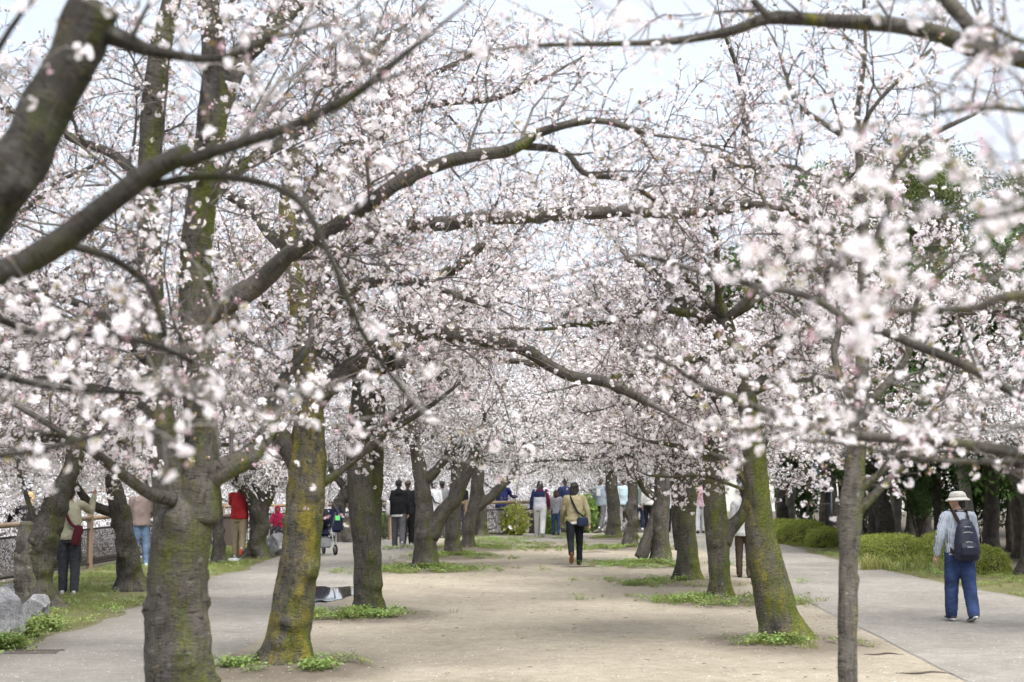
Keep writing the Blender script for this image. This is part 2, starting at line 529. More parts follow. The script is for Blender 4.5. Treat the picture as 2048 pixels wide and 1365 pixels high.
CLUSTERS_FAR = [make_cluster(1, 4, .024, 0, True), make_cluster(2, 5, .028, 1, True), make_cluster(3, 3, .022, 1, True), make_cluster(4, 8, .038, 1, True)] + CLUSTERS[4:]

def scatter_group(name, sources):
    """geometry nodes: instance source k on the points whose 'var' is k, with 'rot' and 'scl'"""
    ng = bpy.data.node_groups.new(name, 'GeometryNodeTree')
    ng.interface.new_socket('Geometry', in_out='INPUT', socket_type='NodeSocketGeometry')
    ng.interface.new_socket('Geometry', in_out='OUTPUT', socket_type='NodeSocketGeometry')
    n, l = ng.nodes, ng.links
    gi, go = n.new('NodeGroupInput'), n.new('NodeGroupOutput')
    def named(nm, typ):
        a = n.new('GeometryNodeInputNamedAttribute'); a.data_type = typ; a.inputs['Name'].default_value = nm
        return a.outputs['Attribute']
    var, rot, scl = named('var', 'INT'), named('rot', 'FLOAT_VECTOR'), named('scl', 'FLOAT')
    e2r = n.new('FunctionNodeEulerToRotation'); l.new(rot, e2r.inputs[0])
    jn = n.new('GeometryNodeJoinGeometry')
    for k, so in enumerate(sources):
        inf = n.new('GeometryNodeObjectInfo'); inf.inputs['Object'].default_value = so
        inf.inputs['As Instance'].default_value = False
        cmp = n.new('FunctionNodeCompare'); cmp.data_type = 'INT'; cmp.operation = 'EQUAL'
        l.new(var, cmp.inputs[2]); cmp.inputs[3].default_value = k
        ip = n.new('GeometryNodeInstanceOnPoints')
        l.new(gi.outputs[0], ip.inputs['Points']); l.new(cmp.outputs[0], ip.inputs['Selection'])
        l.new(inf.outputs['Geometry'], ip.inputs['Instance'])
        l.new(e2r.outputs[0], ip.inputs['Rotation']); l.new(scl, ip.inputs['Scale'])
        l.new(ip.outputs[0], jn.inputs[0])
    l.new(jn.outputs[0], go.inputs[0])
    return ng
NG_BLOS = scatter_group('blossom_scatter', CLUSTERS)
NG_BLOS_FAR = scatter_group('far_blossom_scatter', CLUSTERS_FAR)

def points_mesh(name, P, ROT, SCL, VAR):
    return mesh_arrays(name, P, [], None, None, {'rot': ('FLOAT_VECTOR', ROT), 'scl': ('FLOAT', SCL), 'var': ('INT', VAR)})

def scatter_obj(name, me, ng, parent=None, kind='stuff'):
    o = obj(name, me, parent)
    md = o.modifiers.new('scatter', 'NODES'); md.node_group = ng
    if kind: o['kind'] = kind
    return o

def mats_to_euler(X, roll):
    """vectorised: euler XYZ of frames with local x along X and random roll"""
    out = np.empty((len(X), 3))
    for i in range(len(X)):
        out[i] = Matrix(rot_to(X[i], roll[i]).tolist()).to_euler('XYZ')
    return out

# ------------------------------------------------------------------ trees
BLOOM = {'full': [.26, .22, .22, .12, .10, .05, .03], 'good': [.17, .15, .15, .18, .17, .11, .07],
         'half': [.10, .09, .09, .20, .20, .18, .14], 'buds': [.04, .04, .04, .16, .20, .28, .24]}

def trunk_disp(seed, burls=(), amp=0.05, flare=True, zbase=0.0):
    def f(V, L, a, R):
        d = R * amp * 1.6 * fbm(V, 3.0, 2, seed) + R * amp * fbm(V, 9.0, 3, seed + 5)
        d = d + np.minimum(0.0035, R * .016) * vnoise(np.stack([np.cos(a) * 2, np.sin(a) * 2, L * 26], 1), 1.0, seed + 9)
        if flare:
            h = np.clip(1 - (V[:, 2] - zbase) / 0.45, 0, 1)
            d = d + R * h ** 2 * (0.40 + 0.28 * np.cos(a * 4 + seed) + 0.2 * np.cos(a * 7 + seed * 2))
        for (bl, ba, bs) in burls:
            da = (a - ba + 1.5708 + math.pi) % (2 * math.pi) - math.pi
            q = ((L - bl) / bs) ** 2 + (da * R / bs) ** 2
            g = np.exp(-q * 1.4)
            d = d + bs * 0.75 * g * (1 + 0.5 * fbm(V, 14.0, 2, seed + 31)) - bs * 0.45 * np.exp(-q * 11)
        return d
    return f

class Tree:
    def __init__(s, name, base, seed, label, moss=0.0, lichen=0.0, cat='tree', group='cherry trees of the avenue', bloom='good', far=False, tone=.5):
        s.rg = np.random.default_rng(seed); s.seed = seed
        s.root = empty(name, tuple(base)); s.base = np.array(base, float)
        tag(s.root, label, cat, group)
        s.color = (moss, lichen, tone, 1)
        s.bt = Tubes(); s.P, s.D, s.S, s.V = [], [], [], []
        s.bloom = bloom; s.far = far or base[1] > 33; s.bud_keep = .8 if not s.far else .35
    def w(s, P):
        return np.asarray(P, float) - s.base
    def part(s, name, tubes, mat='bark'):
        o = obj(name, tubes.mesh(name, [M[mat]]), s.root)
        o.color = s.color if name in ('trunk', 'stem') else (s.color[0] - .05, s.color[1] - .14, s.color[2], 1)
        return o
    def trunk(s, P, R, burls=(), sides=30, step=0.035, amp=0.05, name='trunk', flare=True):
        P, R = resample(s.w(P), np.asarray(R) * .87, step)
        t = Tubes(); t.add(P, R, sides, True, trunk_disp(s.seed, burls, amp, flare))
        s.part(name, t)
        return P + s.base, R
    def limb(s, P, R, sides=14, step=0.06, sub=True, own=True, wob=0.05, **kw):
        """one main limb: a mesh of its own, with side branches and sprays"""
        P, R = resample(P, np.asarray(R) * .9, step)
        if wob:
            k = np.linspace(0, 1, len(P))[:, None]
            P = P + wob * np.minimum(k * 4, 1) * np.stack([vnoise(P, 2.2, s.seed + q) for q in (1, 2, 3)], 1)
        if own:
            ln = len(P) * step
            bl = [(s.rg.uniform(.1, 1) * ln, s.rg.uniform(0, 6.28), s.rg.uniform(.4, .75) * R[len(R) // 2]) for _ in range(int(ln * 2))]
            t = Tubes(); t.add(s.w(P), R, sides, True, trunk_disp(s.seed + len(s.P), bl, 0.08, False))
            s.part('limb', t)
        else:
            s.bt.add(s.w(P), R, 7)
        if sub: s.dress(P, R, **kw)
    def dress(s, P, R, t0=0.15, gap=0.21, lmin=0.45, lmax=1.5, up=0.25, spray_gap=0.084, sparse=1.0, bloom=None, sscale=1.0):
        rg = s.rg
        L = np.concatenate([[0], np.cumsum(np.linalg.norm(np.diff(P, axis=0), axis=1))])
        lmin = min(lmin, lmax * 0.5)
        tot = L[-1]; x = tot * t0
        while x < tot:
            i = min(np.searchsorted(L, x), len(P) - 1); i = max(i, 1)
            d = nrm(P[i] - P[i - 1]); p = P[i]
            sd = rg.normal(0, 1, 3); sd[2] = abs(sd[2]) * 0.8 - 0.25; sd = nrm(sd - d * (sd @ d))
            dr = nrm(d * rg.uniform(0.35, 1.0) + sd * 1.0 + np.array([0, 0, up * rg.uniform(-0.3, 1)]))
            f = 1 - 0.55 * x / tot
            ln = rg.uniform(lmin, lmax) * f
            s.branch(p, dr, ln, min(R[i] * 0.6, 0.006 + 0.011 * ln), up, spray_gap / sparse, bloom, sscale)
            x += gap / sparse * rg.uniform(0.6, 1.4)
        # leader sprays
        s.branch(P[-1], nrm(P[-1] - P[-2]), rg.uniform(lmin, lmax) * 0.6, R[-1] * 0.9, up, spray_gap / sparse, bloom, sscale)
        for x in np.arange(tot * max(t0, 0.3), tot, 0.32 / sparse):
            i = max(1, min(np.searchsorted(L, x), len(P) - 1))
            s.spray(P[i], nrm(rg.normal(0, 1, 3) + np.array([0, 0, .3])), rg.uniform(.5, .9) * sscale, bloom)
    def branch(s, p, d, ln, r, up, sg, bloom, sscale, depth=0):
        rg = s.rg
        k = max(3, int(ln / 0.11)); st = ln / k
        P = [p]
        bend = rg.normal(0, 0.10, 3); bend[2] = rg.uniform(-0.10, 0.06)
        for i in range(k):
            d = nrm(d + bend * 0.6 + rg.normal(0, 0.13, 3))
            P.append(P[-1] + d * st)
        P = np.array(P)
        zmin = s.base[2] + (2.15 if 0 < s.base[1] < 9 else (2.55 if s.base[1] == 0 else 1.75)) + .15 * rg.random()
        if P[:, 2].min() < zmin: P[:, 2] = np.maximum(P[:, 2], min(zmin, P[0, 2] + .3))
        R = np.linspace(max(r, 0.004), 0.003, k + 1)
        s.bt.add(s.w(P), R, 5 if r > 0.008 else 4, False)
        n = max(2, int(ln / sg))
        for x in np.linspace(0.12, 1.0, n):
            t = x * k; i = min(int(t), k - 1)
            q = P[i] + (P[i + 1] - P[i]) * (t - i)
            td = nrm(P[i + 1] - P[i])
            if x > 0.97: dd = td
            else:
                sd = rg.normal(0, 1, 3); sd = nrm(sd - td * (sd @ td)); dd = nrm(td * rg.uniform(0.3, 1.1) + sd + np.array([0, 0, up * 0.4]))
            s.spray(q, dd, rg.uniform(0.6, 1.15) * sscale, bloom)
        if depth == 0 and ln > 0.8:
            for j in range(int(ln / 0.45)):
                i = rg.integers(1, k)
                td = nrm(P[i + 1] - P[i]); sd = nrm(np.cross(td, rg.normal(0, 1, 3)))
                s.branch(P[i], nrm(td * 0.7 + sd * 0.8), ln * rg.uniform(0.3, 0.55), R[i] * 0.7, up, sg, bloom, sscale, 1)
    def spray(s, p, d, sc, bloom):
        s.P.append(p - s.base); s.D.append(d); s.S.append(sc)
        s.V.append(s.rg.choice(7, p=BLOOM[bloom or s.bloom]))
    def auto(s, p0, n, length, r, rise=(0.2, 0.8), az=None, own=True, **kw):
        """n procedural limbs fanned out from p0"""
        rg = s.rg
        a0 = rg.uniform(0, 6.28)
        for i in range(n):
            a = (a0 + i * 2.4 + rg.normal(0, 0.25)) if az is None else rg.uniform(*az)
            e = rg.uniform(*rise)
            d = np.array([math.cos(a) * math.cos(e), math.sin(a) * math.cos(e), math.sin(e)])
            ln = length * rg.uniform(0.75, 1.2); k = 9
            P = [np.array(p0, float)]
            curve = rg.uniform(-0.10, 0.02)
            for j in range(k):
                d = nrm(d + np.array([0, 0, curve]) + rg.normal(0, 0.11, 3))
                P.append(P[-1] + d * ln / k)
            P = np.array(P); P[:, 2] = np.maximum(P[:, 2], P[0, 2] + (.35 if s.base[1] == 0 else -.15) * np.linspace(0, 1, k + 1))
            rr = r * rg.uniform(0.7, 1.1)
            s.limb(np.array(P), np.linspace(rr, rr * 0.22, k + 1), own=own, sides=10, step=0.1, **kw)
    def whips(s, n, starts, az, length, bloom='buds'):
        """long thin arching switches with few sprays"""
        rg = s.rg
        for i in range(n):
            p = np.array(starts[rg.integers(len(starts))], float); a = rg.uniform(*az); e = rg.uniform(-.15, .6)
            d = np.array([math.cos(a) * math.cos(e), math.sin(a) * math.cos(e), math.sin(e)]); ln = length * rg.uniform(.6, 1.2); k = 14; P = [p]; cv = rg.uniform(-.05, .03)
            sw = rg.normal(0, .05, 3)
            for j in range(k):
                d = nrm(d + sw + np.array([0, 0, cv]) + rg.normal(0, .06, 3)); P.append(P[-1] + d * ln / k)
            s.limb(np.array(P), np.linspace(.013, .004, k + 1), own=False, step=.12, lmin=.15, lmax=.4, gap=.45, spray_gap=.2, sparse=.8, bloom=bloom, wob=0)
    def finish(s):
        o = None
        if s.bt.V:
            o = s.part('branches', s.bt, 'twig_mid'); o['kind'] = 'stuff'
        if s.P:
            rg = s.rg
            V, F, CP, CD, CV, n0 = [], [], [], [], [], 0
            for p, d, sc, v in zip(s.P, s.D, s.S, s.V):
                tv, tf, cp, cd, cb = SPRAYS[v]
                Rm = rot_to(d, rg.uniform(0, 6.28)).T * sc
                V.append(tv @ Rm + p); F.append(tf + n0); n0 += len(tv)
                CP.append(cp @ Rm + p); CD.append(cd @ Rm); CV.append(cb)
            c = obj('crown', mesh_arrays('crown', np.vstack(V), [np.vstack(F)], [M['twig']]), s.root); c['kind'] = 'stuff'
            CP, CD, CB = np.vstack(CP), np.vstack(CD), np.concatenate(CV)
            n = len(CP)
            var = np.where(CB, rg.choice(4, n, p=[.36, .30, .24, .10]), 4 + rg.choice(3, n, p=[.4, .35, .25]))
            keep = CB | (rg.random(n) < s.bud_keep)
            CP, CD, var = CP[keep], CD[keep], var[keep]; n = len(CP)
            az = np.arctan2(CD[:, 1], CD[:, 0]); el = np.arcsin(np.clip(nrm(CD)[:, 2], -1, 1))
            rot = np.stack([rg.uniform(0, 6.28, n), -el, az], 1)
            s.n_clusters = n
            scatter_obj('blossoms', points_mesh('blossoms', CP, rot, rg.uniform(.8, 1.2, n) * (.85 if 0 < s.base[1] < 9 else 1), var), NG_BLOS_FAR if s.far else NG_BLOS, c)
        return s.root

def px_path(pts):
    """[(px, py, Y, radius_px)] -> points, radii in metres"""
    P = np.array([at(a, b, Y) for a, b, Y, r in pts])
    R = np.array([r * Y / FPX for a, b, Y, r in pts])
    return P, R

# ------------------------------------------------------------------ ground
FENCE_LINE = np.array([(-9.9, -30), (-9.5, 29), (-8.5, 46), (0.0, 52.6), (5.0, 56), (5.6, 160)], float)

def park_distance(X, Y):
    """metres outside the park edge (0 inside): the park lies right of / before FENCE_LINE"""
    P = np.stack([X, Y], 1); best = np.full(len(P), 1e9); side = np.zeros(len(P))
    for a, b in zip(FENCE_LINE[:-1], FENCE_LINE[1:]):
        ab = b - a; t = np.clip(((P - a) @ ab) / (ab @ ab), 0, 1)
        q = a + t[:, None] * ab; d = np.linalg.norm(P - q, axis=1)
        cr = ab[0] * (P[:, 1] - a[1]) - ab[1] * (P[:, 0] - a[0])
        m = d < best - 1e-9
        best[m] = d[m]; side[m] = cr[m]
    return np.where(side > 0, best, 0.0)

def grid_mesh(name, xs, ys, zf, mat, attrs=None):
    X, Y = np.meshgrid(xs, ys)
    X, Y = X.ravel(), Y.ravel()
    V = np.stack([X, Y, zf(X, Y)], 1)
    nx, ny = len(xs), len(ys)
    i = (np.arange(ny - 1)[:, None] * nx + np.arange(nx - 1)[None]).ravel()
    F = np.stack([i, i + 1, i + 1 + nx, i + nx], 1)
    at_ = {k: ('FLOAT', f(X, Y)) for k, f in (attrs or {}).items()}
    return mesh_arrays(name, V, [F], [mat], None, at_)

def ground_height(X, Y):
    d = park_distance(X, Y)
    t = np.clip((d - 0.35) / 4.5, 0, 1)
    far = np.clip((Y - 200) / 300, 0, 1)
    return -3.6 * t * t * (3 - 2 * t) + 0.05 * vnoise(np.stack([X, Y, X * 0], 1), 0.25) * (d > 0.4)

def ground_material(name, cols, grain, dirt=None, bump=0.35, speck=None, scale=1.0):
    """mottled ground: broad patches, grain and scattered specks; vertex value 'dirt' mixes bare earth in"""
    m, n, l, b, o = new_mat(name)
    tc = N(n, 'ShaderNodeTexCoord')
    big = N(n, 'ShaderNodeTexNoise', i_Scale=0.55 * scale, i_Detail=6.0, i_Roughness=0.62)
    l.new(tc.outputs['Object'], big.inputs['Vector'])
    r = ramp(n, [(0.30, cols[0]), (0.5, cols[1]), (0.70, cols[2])])
    l.new(big.outputs['Fac'], r.inputs['Fac'])
    col = r.outputs['Color']
    gr = N(n, 'ShaderNodeTexNoise', i_Scale=grain, i_Detail=3.0, i_Roughness=0.7)
    l.new(tc.outputs['Object'], gr.inputs['Vector'])
    rg_ = ramp(n, [(0.28, (0.62, 0.61, 0.60)), (0.5, (1, 1, 1)), (0.75, (1.28, 1.27, 1.25))])
    l.new(gr.outputs['Fac'], rg_.inputs['Fac'])
    col = mixc(n, l, 1.0, col, rg_.outputs['Color'], 'MULTIPLY')
    mid = N(n, 'ShaderNodeTexNoise', i_Scale=5.0 * scale, i_Detail=5.0, i_Roughness=0.7)
    l.new(tc.outputs['Object'], mid.inputs['Vector'])
    rm = ramp(n, [(0.32, (0.80, 0.79, 0.78)), (0.62, (1.06, 1.06, 1.06))])
    l.new(mid.outputs['Fac'], rm.inputs['Fac'])
    col = mixc(n, l, 1.0, col, rm.outputs['Color'], 'MULTIPLY')
    if speck:
        vo = N(n, 'ShaderNodeTexVoronoi', i_Scale=speck[1]); vo.feature = 'F1'
        l.new(tc.outputs['Object'], vo.inputs['Vector'])
        sc_ = N(n, 'ShaderNodeSeparateColor'); l.new(vo.outputs['Color'], sc_.inputs['Color'])
        pick = math_(n, l, 'MULTIPLY', math_(n, l, 'LESS_THAN', vo.outputs['Distance'], 0.28), math_(n, l, 'GREATER_THAN', sc_.outputs[0], speck[2]))
        col = mixc(n, l, pick, col, speck[0])
    if speck:
        vd_ = N(n, 'ShaderNodeTexVoronoi', i_Scale=speck[1] * .55); l.new(tc.outputs['Object'], vd_.inputs['Vector'])
        sd_ = N(n, 'ShaderNodeSeparateColor'); l.new(vd_.outputs['Color'], sd_.inputs['Color'])
        pk2 = math_(n, l, 'MULTIPLY', math_(n, l, 'LESS_THAN', vd_.outputs['Distance'], 0.2), math_(n, l, 'GREATER_THAN', sd_.outputs[1], .84))
        col = mixc(n, l, pk2, col, tuple(c * .25 for c in speck[0]))
    if dirt:
        a = N(n, 'ShaderNodeAttribute', attribute_name='dirt')
        dn = math_(n, l, 'ADD', a.outputs['Fac'], math_(n, l, 'MULTIPLY', math_(n, l, 'SUBTRACT', mid.outputs['Fac'], 0.5), 1.1))
        mr = N(n, 'ShaderNodeMapRange'); mr.inputs['From Min'].default_value = 0.25; mr.inputs['From Max'].default_value = 0.75
        l.new(dn, mr.inputs['Value'])
        dc = mixc(n, l, 1.0, dirt, rg_.outputs['Color'], 'MULTIPLY')
        col = mixc(n, l, mr.outputs['Result'], col, dc)
    l.new(col, b.inputs['Base Color'])
    b.inputs['Roughness'].default_value = 0.95
    h = math_(n, l, 'ADD', gr.outputs['Fac'], math_(n, l, 'MULTIPLY', mid.outputs['Fac'], 1.5))
    bp = N(n, 'ShaderNodeBump', i_Strength=bump, i_Distance=0.02)
    l.new(h, bp.inputs['Height']); l.new(bp.outputs['Normal'], b.inputs['Normal'])
    return m

M['verge'] = ground_material('verge_ground', [(0.085, 0.095, 0.032), (0.13, 0.125, 0.055), (0.16, 0.135, 0.08)], 55, dirt=(0.10, 0.084, 0.065), bump=0.5, scale=2.2)
M['sand'] = ground_material('sandy_soil', [(0.222, 0.192, 0.142), (0.278, 0.243, 0.185), (0.325, 0.288, 0.223)], 70, dirt=(0.135, 0.112, 0.086), speck=((0.40, 0.37, 0.32), 42, 0.86))
M['path'] = ground_material('resin_bound_gravel_path', [(0.165, 0.152, 0.131), (0.215, 0.200, 0.174), (0.255, 0.239, 0.209)], 95, dirt=(0.13, 0.112, 0.092), bump=0.25, speck=((0.36, 0.34, 0.31), 60, 0.70))

xs = np.concatenate([[-900, -400, -200, -120, -80, -60], np.arange(-48, 48, 0.8), [48, 60, 80, 120, 200, 400, 900]])
ys = np.concatenate([[-60, -30], np.arange(-12, 110, 0.8), [110, 130, 160, 220, 320, 500, 900, 1600]])
tag(obj('ground', grid_mesh('ground', xs, ys, ground_height, M['verge'], {'dirt': lambda X, Y: 0.45 - 0.25 * np.clip((np.abs(X + 7.8) < 1.4), 0, 1) + 0.5 * (X > 9.6) + 0.4 * np.clip(park_distance(X, Y), 0, 1) - 0.55 * ((X > 6.6) & (X < 9.4))})), kind='structure')

ROW_TREES = [(-2.67, 12.6), (-2.55, 17.2), (-2.38, 23.4), (-2.3, 34), (-2.0, 38.9), (-1.7, 42.5), (-1.9, 52.0),
             (2.2, 12.0), (2.84, 19.7), (2.76, 26), (2.62, 30.2), (2.42, 35.8), (2.3, 43), (2.1, 49)]
def near_tree(X, Y, rad=0.95):
    d = np.full(len(X), 9.0)
    for tx, ty in ROW_TREES:
        d = np.minimum(d, np.hypot(X - tx, (Y - ty) * 0.75))
    return np.clip(1 - d / rad, 0, 1)
def sand_z(X, Y):
    n3 = np.stack([X, Y, X * 0], 1)
    return 0.022 + 0.005 * fbm(n3, 0.9, 3, 3) + 0.004 * np.minimum(vnoise(n3, 3.4, 9), 0) + 0.085 * near_tree(X, Y, 1.0) ** 1.4
def wavy(x0, seed, amp):
    return lambda Y: x0 + amp * vnoise(np.stack([Y * 0, Y, Y * 0], 1), 0.35, seed) + amp * 0.5 * vnoise(np.stack([Y * 0, Y, Y * 0], 1), 2.1, seed + 1)
def strip_mesh(name, xl, xr, y0, y1, dx, dy, zf, mat, attrs=None):
    ys = np.arange(y0, y1, dy); nx = max(2, int((xr(np.array([20.]))[0] - xl(np.array([20.]))[0]) / dx))
    t = np.linspace(0, 1, nx)
    A, B = xl(ys), xr(ys)
    X = (A[:, None] + (B - A)[:, None] * t[None]).ravel(); Y = np.repeat(ys, nx)
    V = np.stack([X, Y, zf(X, Y)], 1)
    i = (np.arange(len(ys) - 1)[:, None] * nx + np.arange(nx - 1)[None]).ravel()
    F = np.stack([i, i + 1, i + 1 + nx, i + nx], 1)
    return mesh_arrays(name, V, [F], [mat], None, {k: ('FLOAT', f(X, Y)) for k, f in (attrs or {}).items()})

path_l_edge, path_r_edge = wavy(-6.0, 3, 0.22), wavy(-3.25, 5, 0.10)
sand_r = lambda Y: 4.0 + 0.02 * vnoise(np.stack([Y * 0, Y, Y * 0], 1), 1.5, 8)
def rpath_r(Y):
    return np.interp(Y, [0, 20, 27, 32, 41, 50, 60, 80], [8.3, 7.9, 7.5, 6.95, 6.5, 6.6, 6.9, 7.6]) + 0.10 * vnoise(np.stack([Y * 0, Y, Y * 0], 1), 0.8, 21)
tag(obj('path', strip_mesh('path', path_l_edge, lambda Y: path_r_edge(Y) + 0.15, -5, 51.5, 0.2, 0.25, lambda X, Y: 0.006 + 0 * X, M['path'],
    {'dirt': lambda X, Y: np.clip(0.55 - (X - path_l_edge(Y)) * 0.55, 0, 1) * 0.9})), kind='structure')
tag(obj('sandy_path', strip_mesh('sandy_path', path_r_edge, sand_r, -5, 53.5, 0.11, 0.12, sand_z, M['sand'],
    {'dirt': lambda X, Y: near_tree(X, Y, 1.5) * 1.5 + np.clip(0.35 - np.abs(X - path_r_edge(Y)) * 0.8, 0, 1)})), kind='structure')
tag(obj('path', strip_mesh('path', lambda Y: sand_r(Y) - 0.02, rpath_r, -5, 78, 0.25, 0.3, lambda X, Y: 0.016 + 0 * X, M['path'],
    {'dirt': lambda X, Y: np.clip(0.5 - (rpath_r(Y) - X) * 1.6, 0, 1)})), kind='structure')
tag(obj('cross_path', grid_mesh('cross_path', np.linspace(-2.2, 4.1, 30), np.linspace(46.8, 51.6, 20), lambda X, Y: 0.034 + 0 * X, M['path'], {'dirt': lambda X, Y: 0 * X})), kind='structure')

# dark seam along the right-hand path edge
M['seam'] = plain('dark_joint', (0.09, 0.082, 0.072))
ys_ = np.arange(8, 40, 0.4); xx = sand_r(ys_)
V = np.concatenate([np.stack([xx - 0.006, ys_, ys_ * 0 + 0.032], 1), np.stack([xx + 0.006, ys_, ys_ * 0 + 0.032], 1)])
k = len(ys_); i = np.arange(k - 1)
tag(obj('path_joint_line', mesh_arrays('path_joint_line', V, [np.stack([i, i + k, i + 1 + k, i + 1], 1)], [M['seam']])), kind='structure')

# puddle between the second and third tree of the left row
m, n, l, b, o = new_mat('puddle_water')
b.inputs['Base Color'].default_value = (0.05, 0.045, 0.04, 1); b.inputs['Roughness'].default_value = 0.03; b.inputs['Specular IOR Level'].default_value = 0.9
M['puddle'] = m
pa = np.linspace(0, 2 * math.pi, 60, endpoint=False)
pr = 1 + 0.35 * vnoise(np.stack([np.cos(pa), np.sin(pa), pa * 0], 1), 1.6, 4) + 0.12 * vnoise(np.stack([np.cos(pa), np.sin(pa), pa * 0], 1), 5.0, 5)
V = np.vstack([[(0, 0, 0)], np.stack([0.36 * pr * np.cos(pa), 1.7 * pr * np.sin(pa), pa * 0], 1)])
i = np.arange(60)
po = obj('puddle', mesh_arrays('puddle', V, [np.stack([i * 0, i + 1, (i + 1) % 60 + 1], 1)], [M['puddle']]))
po.location = (-3.38, 27.3, 0.034); po.rotation_euler = (0, 0, 0.06)
tag(po, 'shallow rain puddle on the edge of the left path', 'puddle', kind='structure')

# ------------------------------------------------------------------ low plants
M['grass'] = thin_leaf('grass_blade', (0.29, 0.26, 0.11), (0.18, 0.26, 0.065), 0.35)
M['weed'] = thin_leaf('weed_leaf', (0.22, 0.25, 0.075), (0.28, 0.42, 0.13), 0.35)
M['strap'] = thin_leaf('strap_leaf', (0.20, 0.26, 0.06), (0.44, 0.42, 0.17), 0.35)

def tuft(seed, n, h, spread, w, mat, lean=0.5):
    rg = np.random.default_rng(seed); V, Q = [], []
    for i in range(n):
        a = rg.uniform(0, 6.28); b0 = np.array([*(rg.normal(0, spread, 2)), 0]); hh = h * rg.uniform(0.5, 1.15)
        d = np.array([math.cos(a), math.sin(a), 0]); s = np.array([-d[1], d[0], 0]) * w
        ln = rg.uniform(0.1, lean)
        p1 = b0 + d * hh * ln * 0.35 + np.array([0, 0, hh * 0.6]); p2 = b0 + d * hh * ln * 1.2 + np.array([0, 0, hh * (1 - 0.35 * ln)])
        k = len(V); V += [b0 - s, b0 + s, p1 + s * .8, p1 - s * .8, p2 + s * .15, p2 - s * .15]
        Q += [[k, k + 1, k + 2, k + 3], [k + 3, k + 2, k + 4, k + 5]]
    return bpy.data.objects.new('tuft', mesh_arrays('tuft', np.array(V), [np.array(Q)], [mat], smooth=False))
def weed(seed, n, h, spread, leaf, mat):
    rg = np.random.default_rng(seed); V, Q = [], []
    for i in range(n):
        b0 = np.array([*(rg.normal(0, spread, 2)), rg.uniform(0.1, 1) * h * math.exp(-0.5 * rg.random())])
        d = nrm(np.array([*rg.normal(0, 1, 2), rg.uniform(-0.1, 0.7)])); s = nrm(np.cross(d, [0, 0, 1])) ; l_ = leaf * rg.uniform(0.6, 1.3)
        k = len(V); V += [b0, b0 + d * l_ * .5 + s * l_ * .3, b0 + d * l_ - np.array([0, 0, l_ * .15]), b0 + d * l_ * .5 - s * l_ * .3]; Q.append([k, k + 1, k + 2, k + 3])
    return bpy.data.objects.new('weed', mesh_arrays('weed', np.array(V), [np.array(Q)], [mat], smooth=False))
PLANTS = [tuft(1, 16, 0.06, 0.035, 0.0022, M['grass']), tuft(2, 14, 0.09, 0.05, 0.0028, M['grass'], 0.8),
          weed(3, 34, 0.10, 0.06, 0.045, M['weed']), weed(4, 26, 0.06, 0.07, 0.035, M['weed']), tuft(5, 22, 0.45, 0.06, 0.009, M['strap'], 1.1)]
NG_PLANT = scatter_group('plant_scatter', PLANTS)

def plant_points(pts, probs, s0=0.7, s1=1.3, seed=0):
    rg = np.random.default_rng(seed); P = np.asarray(pts, float); n = len(P)
    rot = np.stack([rg.normal(0, .12, n), rg.normal(0, .12, n), rg.uniform(0, 6.28, n)], 1)
    return points_mesh('plants', P, rot, rg.uniform(s0, s1, n), rg.choice(len(probs), n, p=probs))
def ring_points(cx, cy, r0, r1, n, seed, ax=1.0, zf=sand_z, az=None):
    rg = np.random.default_rng(seed); a = rg.uniform(0, 6.28, n) if az is None else rg.normal(az[0], az[1], n)
    r = r0 + (r1 - r0) * (rg.random(n) ** 1.4) * (1 + .35 * np.sin(a * 3 + seed))
    X, Y = cx + np.cos(a) * r * ax, cy + np.sin(a) * r
    keep = vnoise(np.stack([X, Y, X * 0], 1), 3.2, seed) > -0.05
    X, Y = X[keep], Y[keep]
    return np.stack([X, Y, zf(X, Y) - 0.005], 1)

GRASS_SPOTS = [  # centre, inner radius, outer radius, count, aspect, (aim, spread) round the trunk, plant mix, label
    (-2.55, 17.2, .26, .62, 260, 1.2, (-1.5, 1.0), [.1, .1, .55, .25, 0], 'fresh green weeds at the foot of the yellow-lichened leaning trunk'),
    (-2.38, 23.4, .25, .75, 420, 1.5, (-2.0, 0.9), [.15, .15, .5, .2, 0], 'green weed patch at the foot of the third trunk beside the puddle'),
    (-2.3, 34.0, .25, 1.5, 900, 1.3, (-1.9, 1.3), [.3, .25, .3, .15, 0], 'grassy skirt around the forked trunk beside the left path'),
    (-1.95, 38.9, .2, 1.4, 700, 1.2, None, [.35, .25, .25, .15, 0], 'grass around the straight trunk behind the forked tree'),
    (-1.55, 43.5, .2, 1.9, 1100, 1.4, None, [.45, .3, .15, .1, 0], 'yellowish grass around the far end of the left tree row'),
    (2.84, 19.7, .30, .8, 330, 1.3, (-2.6, 1.0), [.3, .2, .3, .2, 0], 'small grass patch left of the big mossy leaning trunk'),
    (2.76, 26.0, .25, 1.2, 620, 1.6, (-1.8, 1.4), [.4, .2, .25, .15, 0], 'wide grass patch around the forked mossy trunk'),
    (2.62, 30.2, .25, 1.2, 560, 1.6, (-2.2, 1.2), [.4, .2, .25, .15, 0], 'grass patch around the double mossy trunk'),
    (2.42, 35.8, .25, 1.3, 600, 1.5, (-2.2, 1.2), [.35, .2, .3, .15, 0], 'weeds around the grey trunk with a slanting stem'),
    (2.3, 43.0, .22, 1.1, 500, 1.4, None, [.3, .3, .3, .1, 0], 'weeds around the knobbly dark trunk'),
    (2.1, 49.0, .22, .8, 300, 1.3, None, [.4, .3, .2, .1, 0], 'grass around the farthest dark trunk of the right row')]
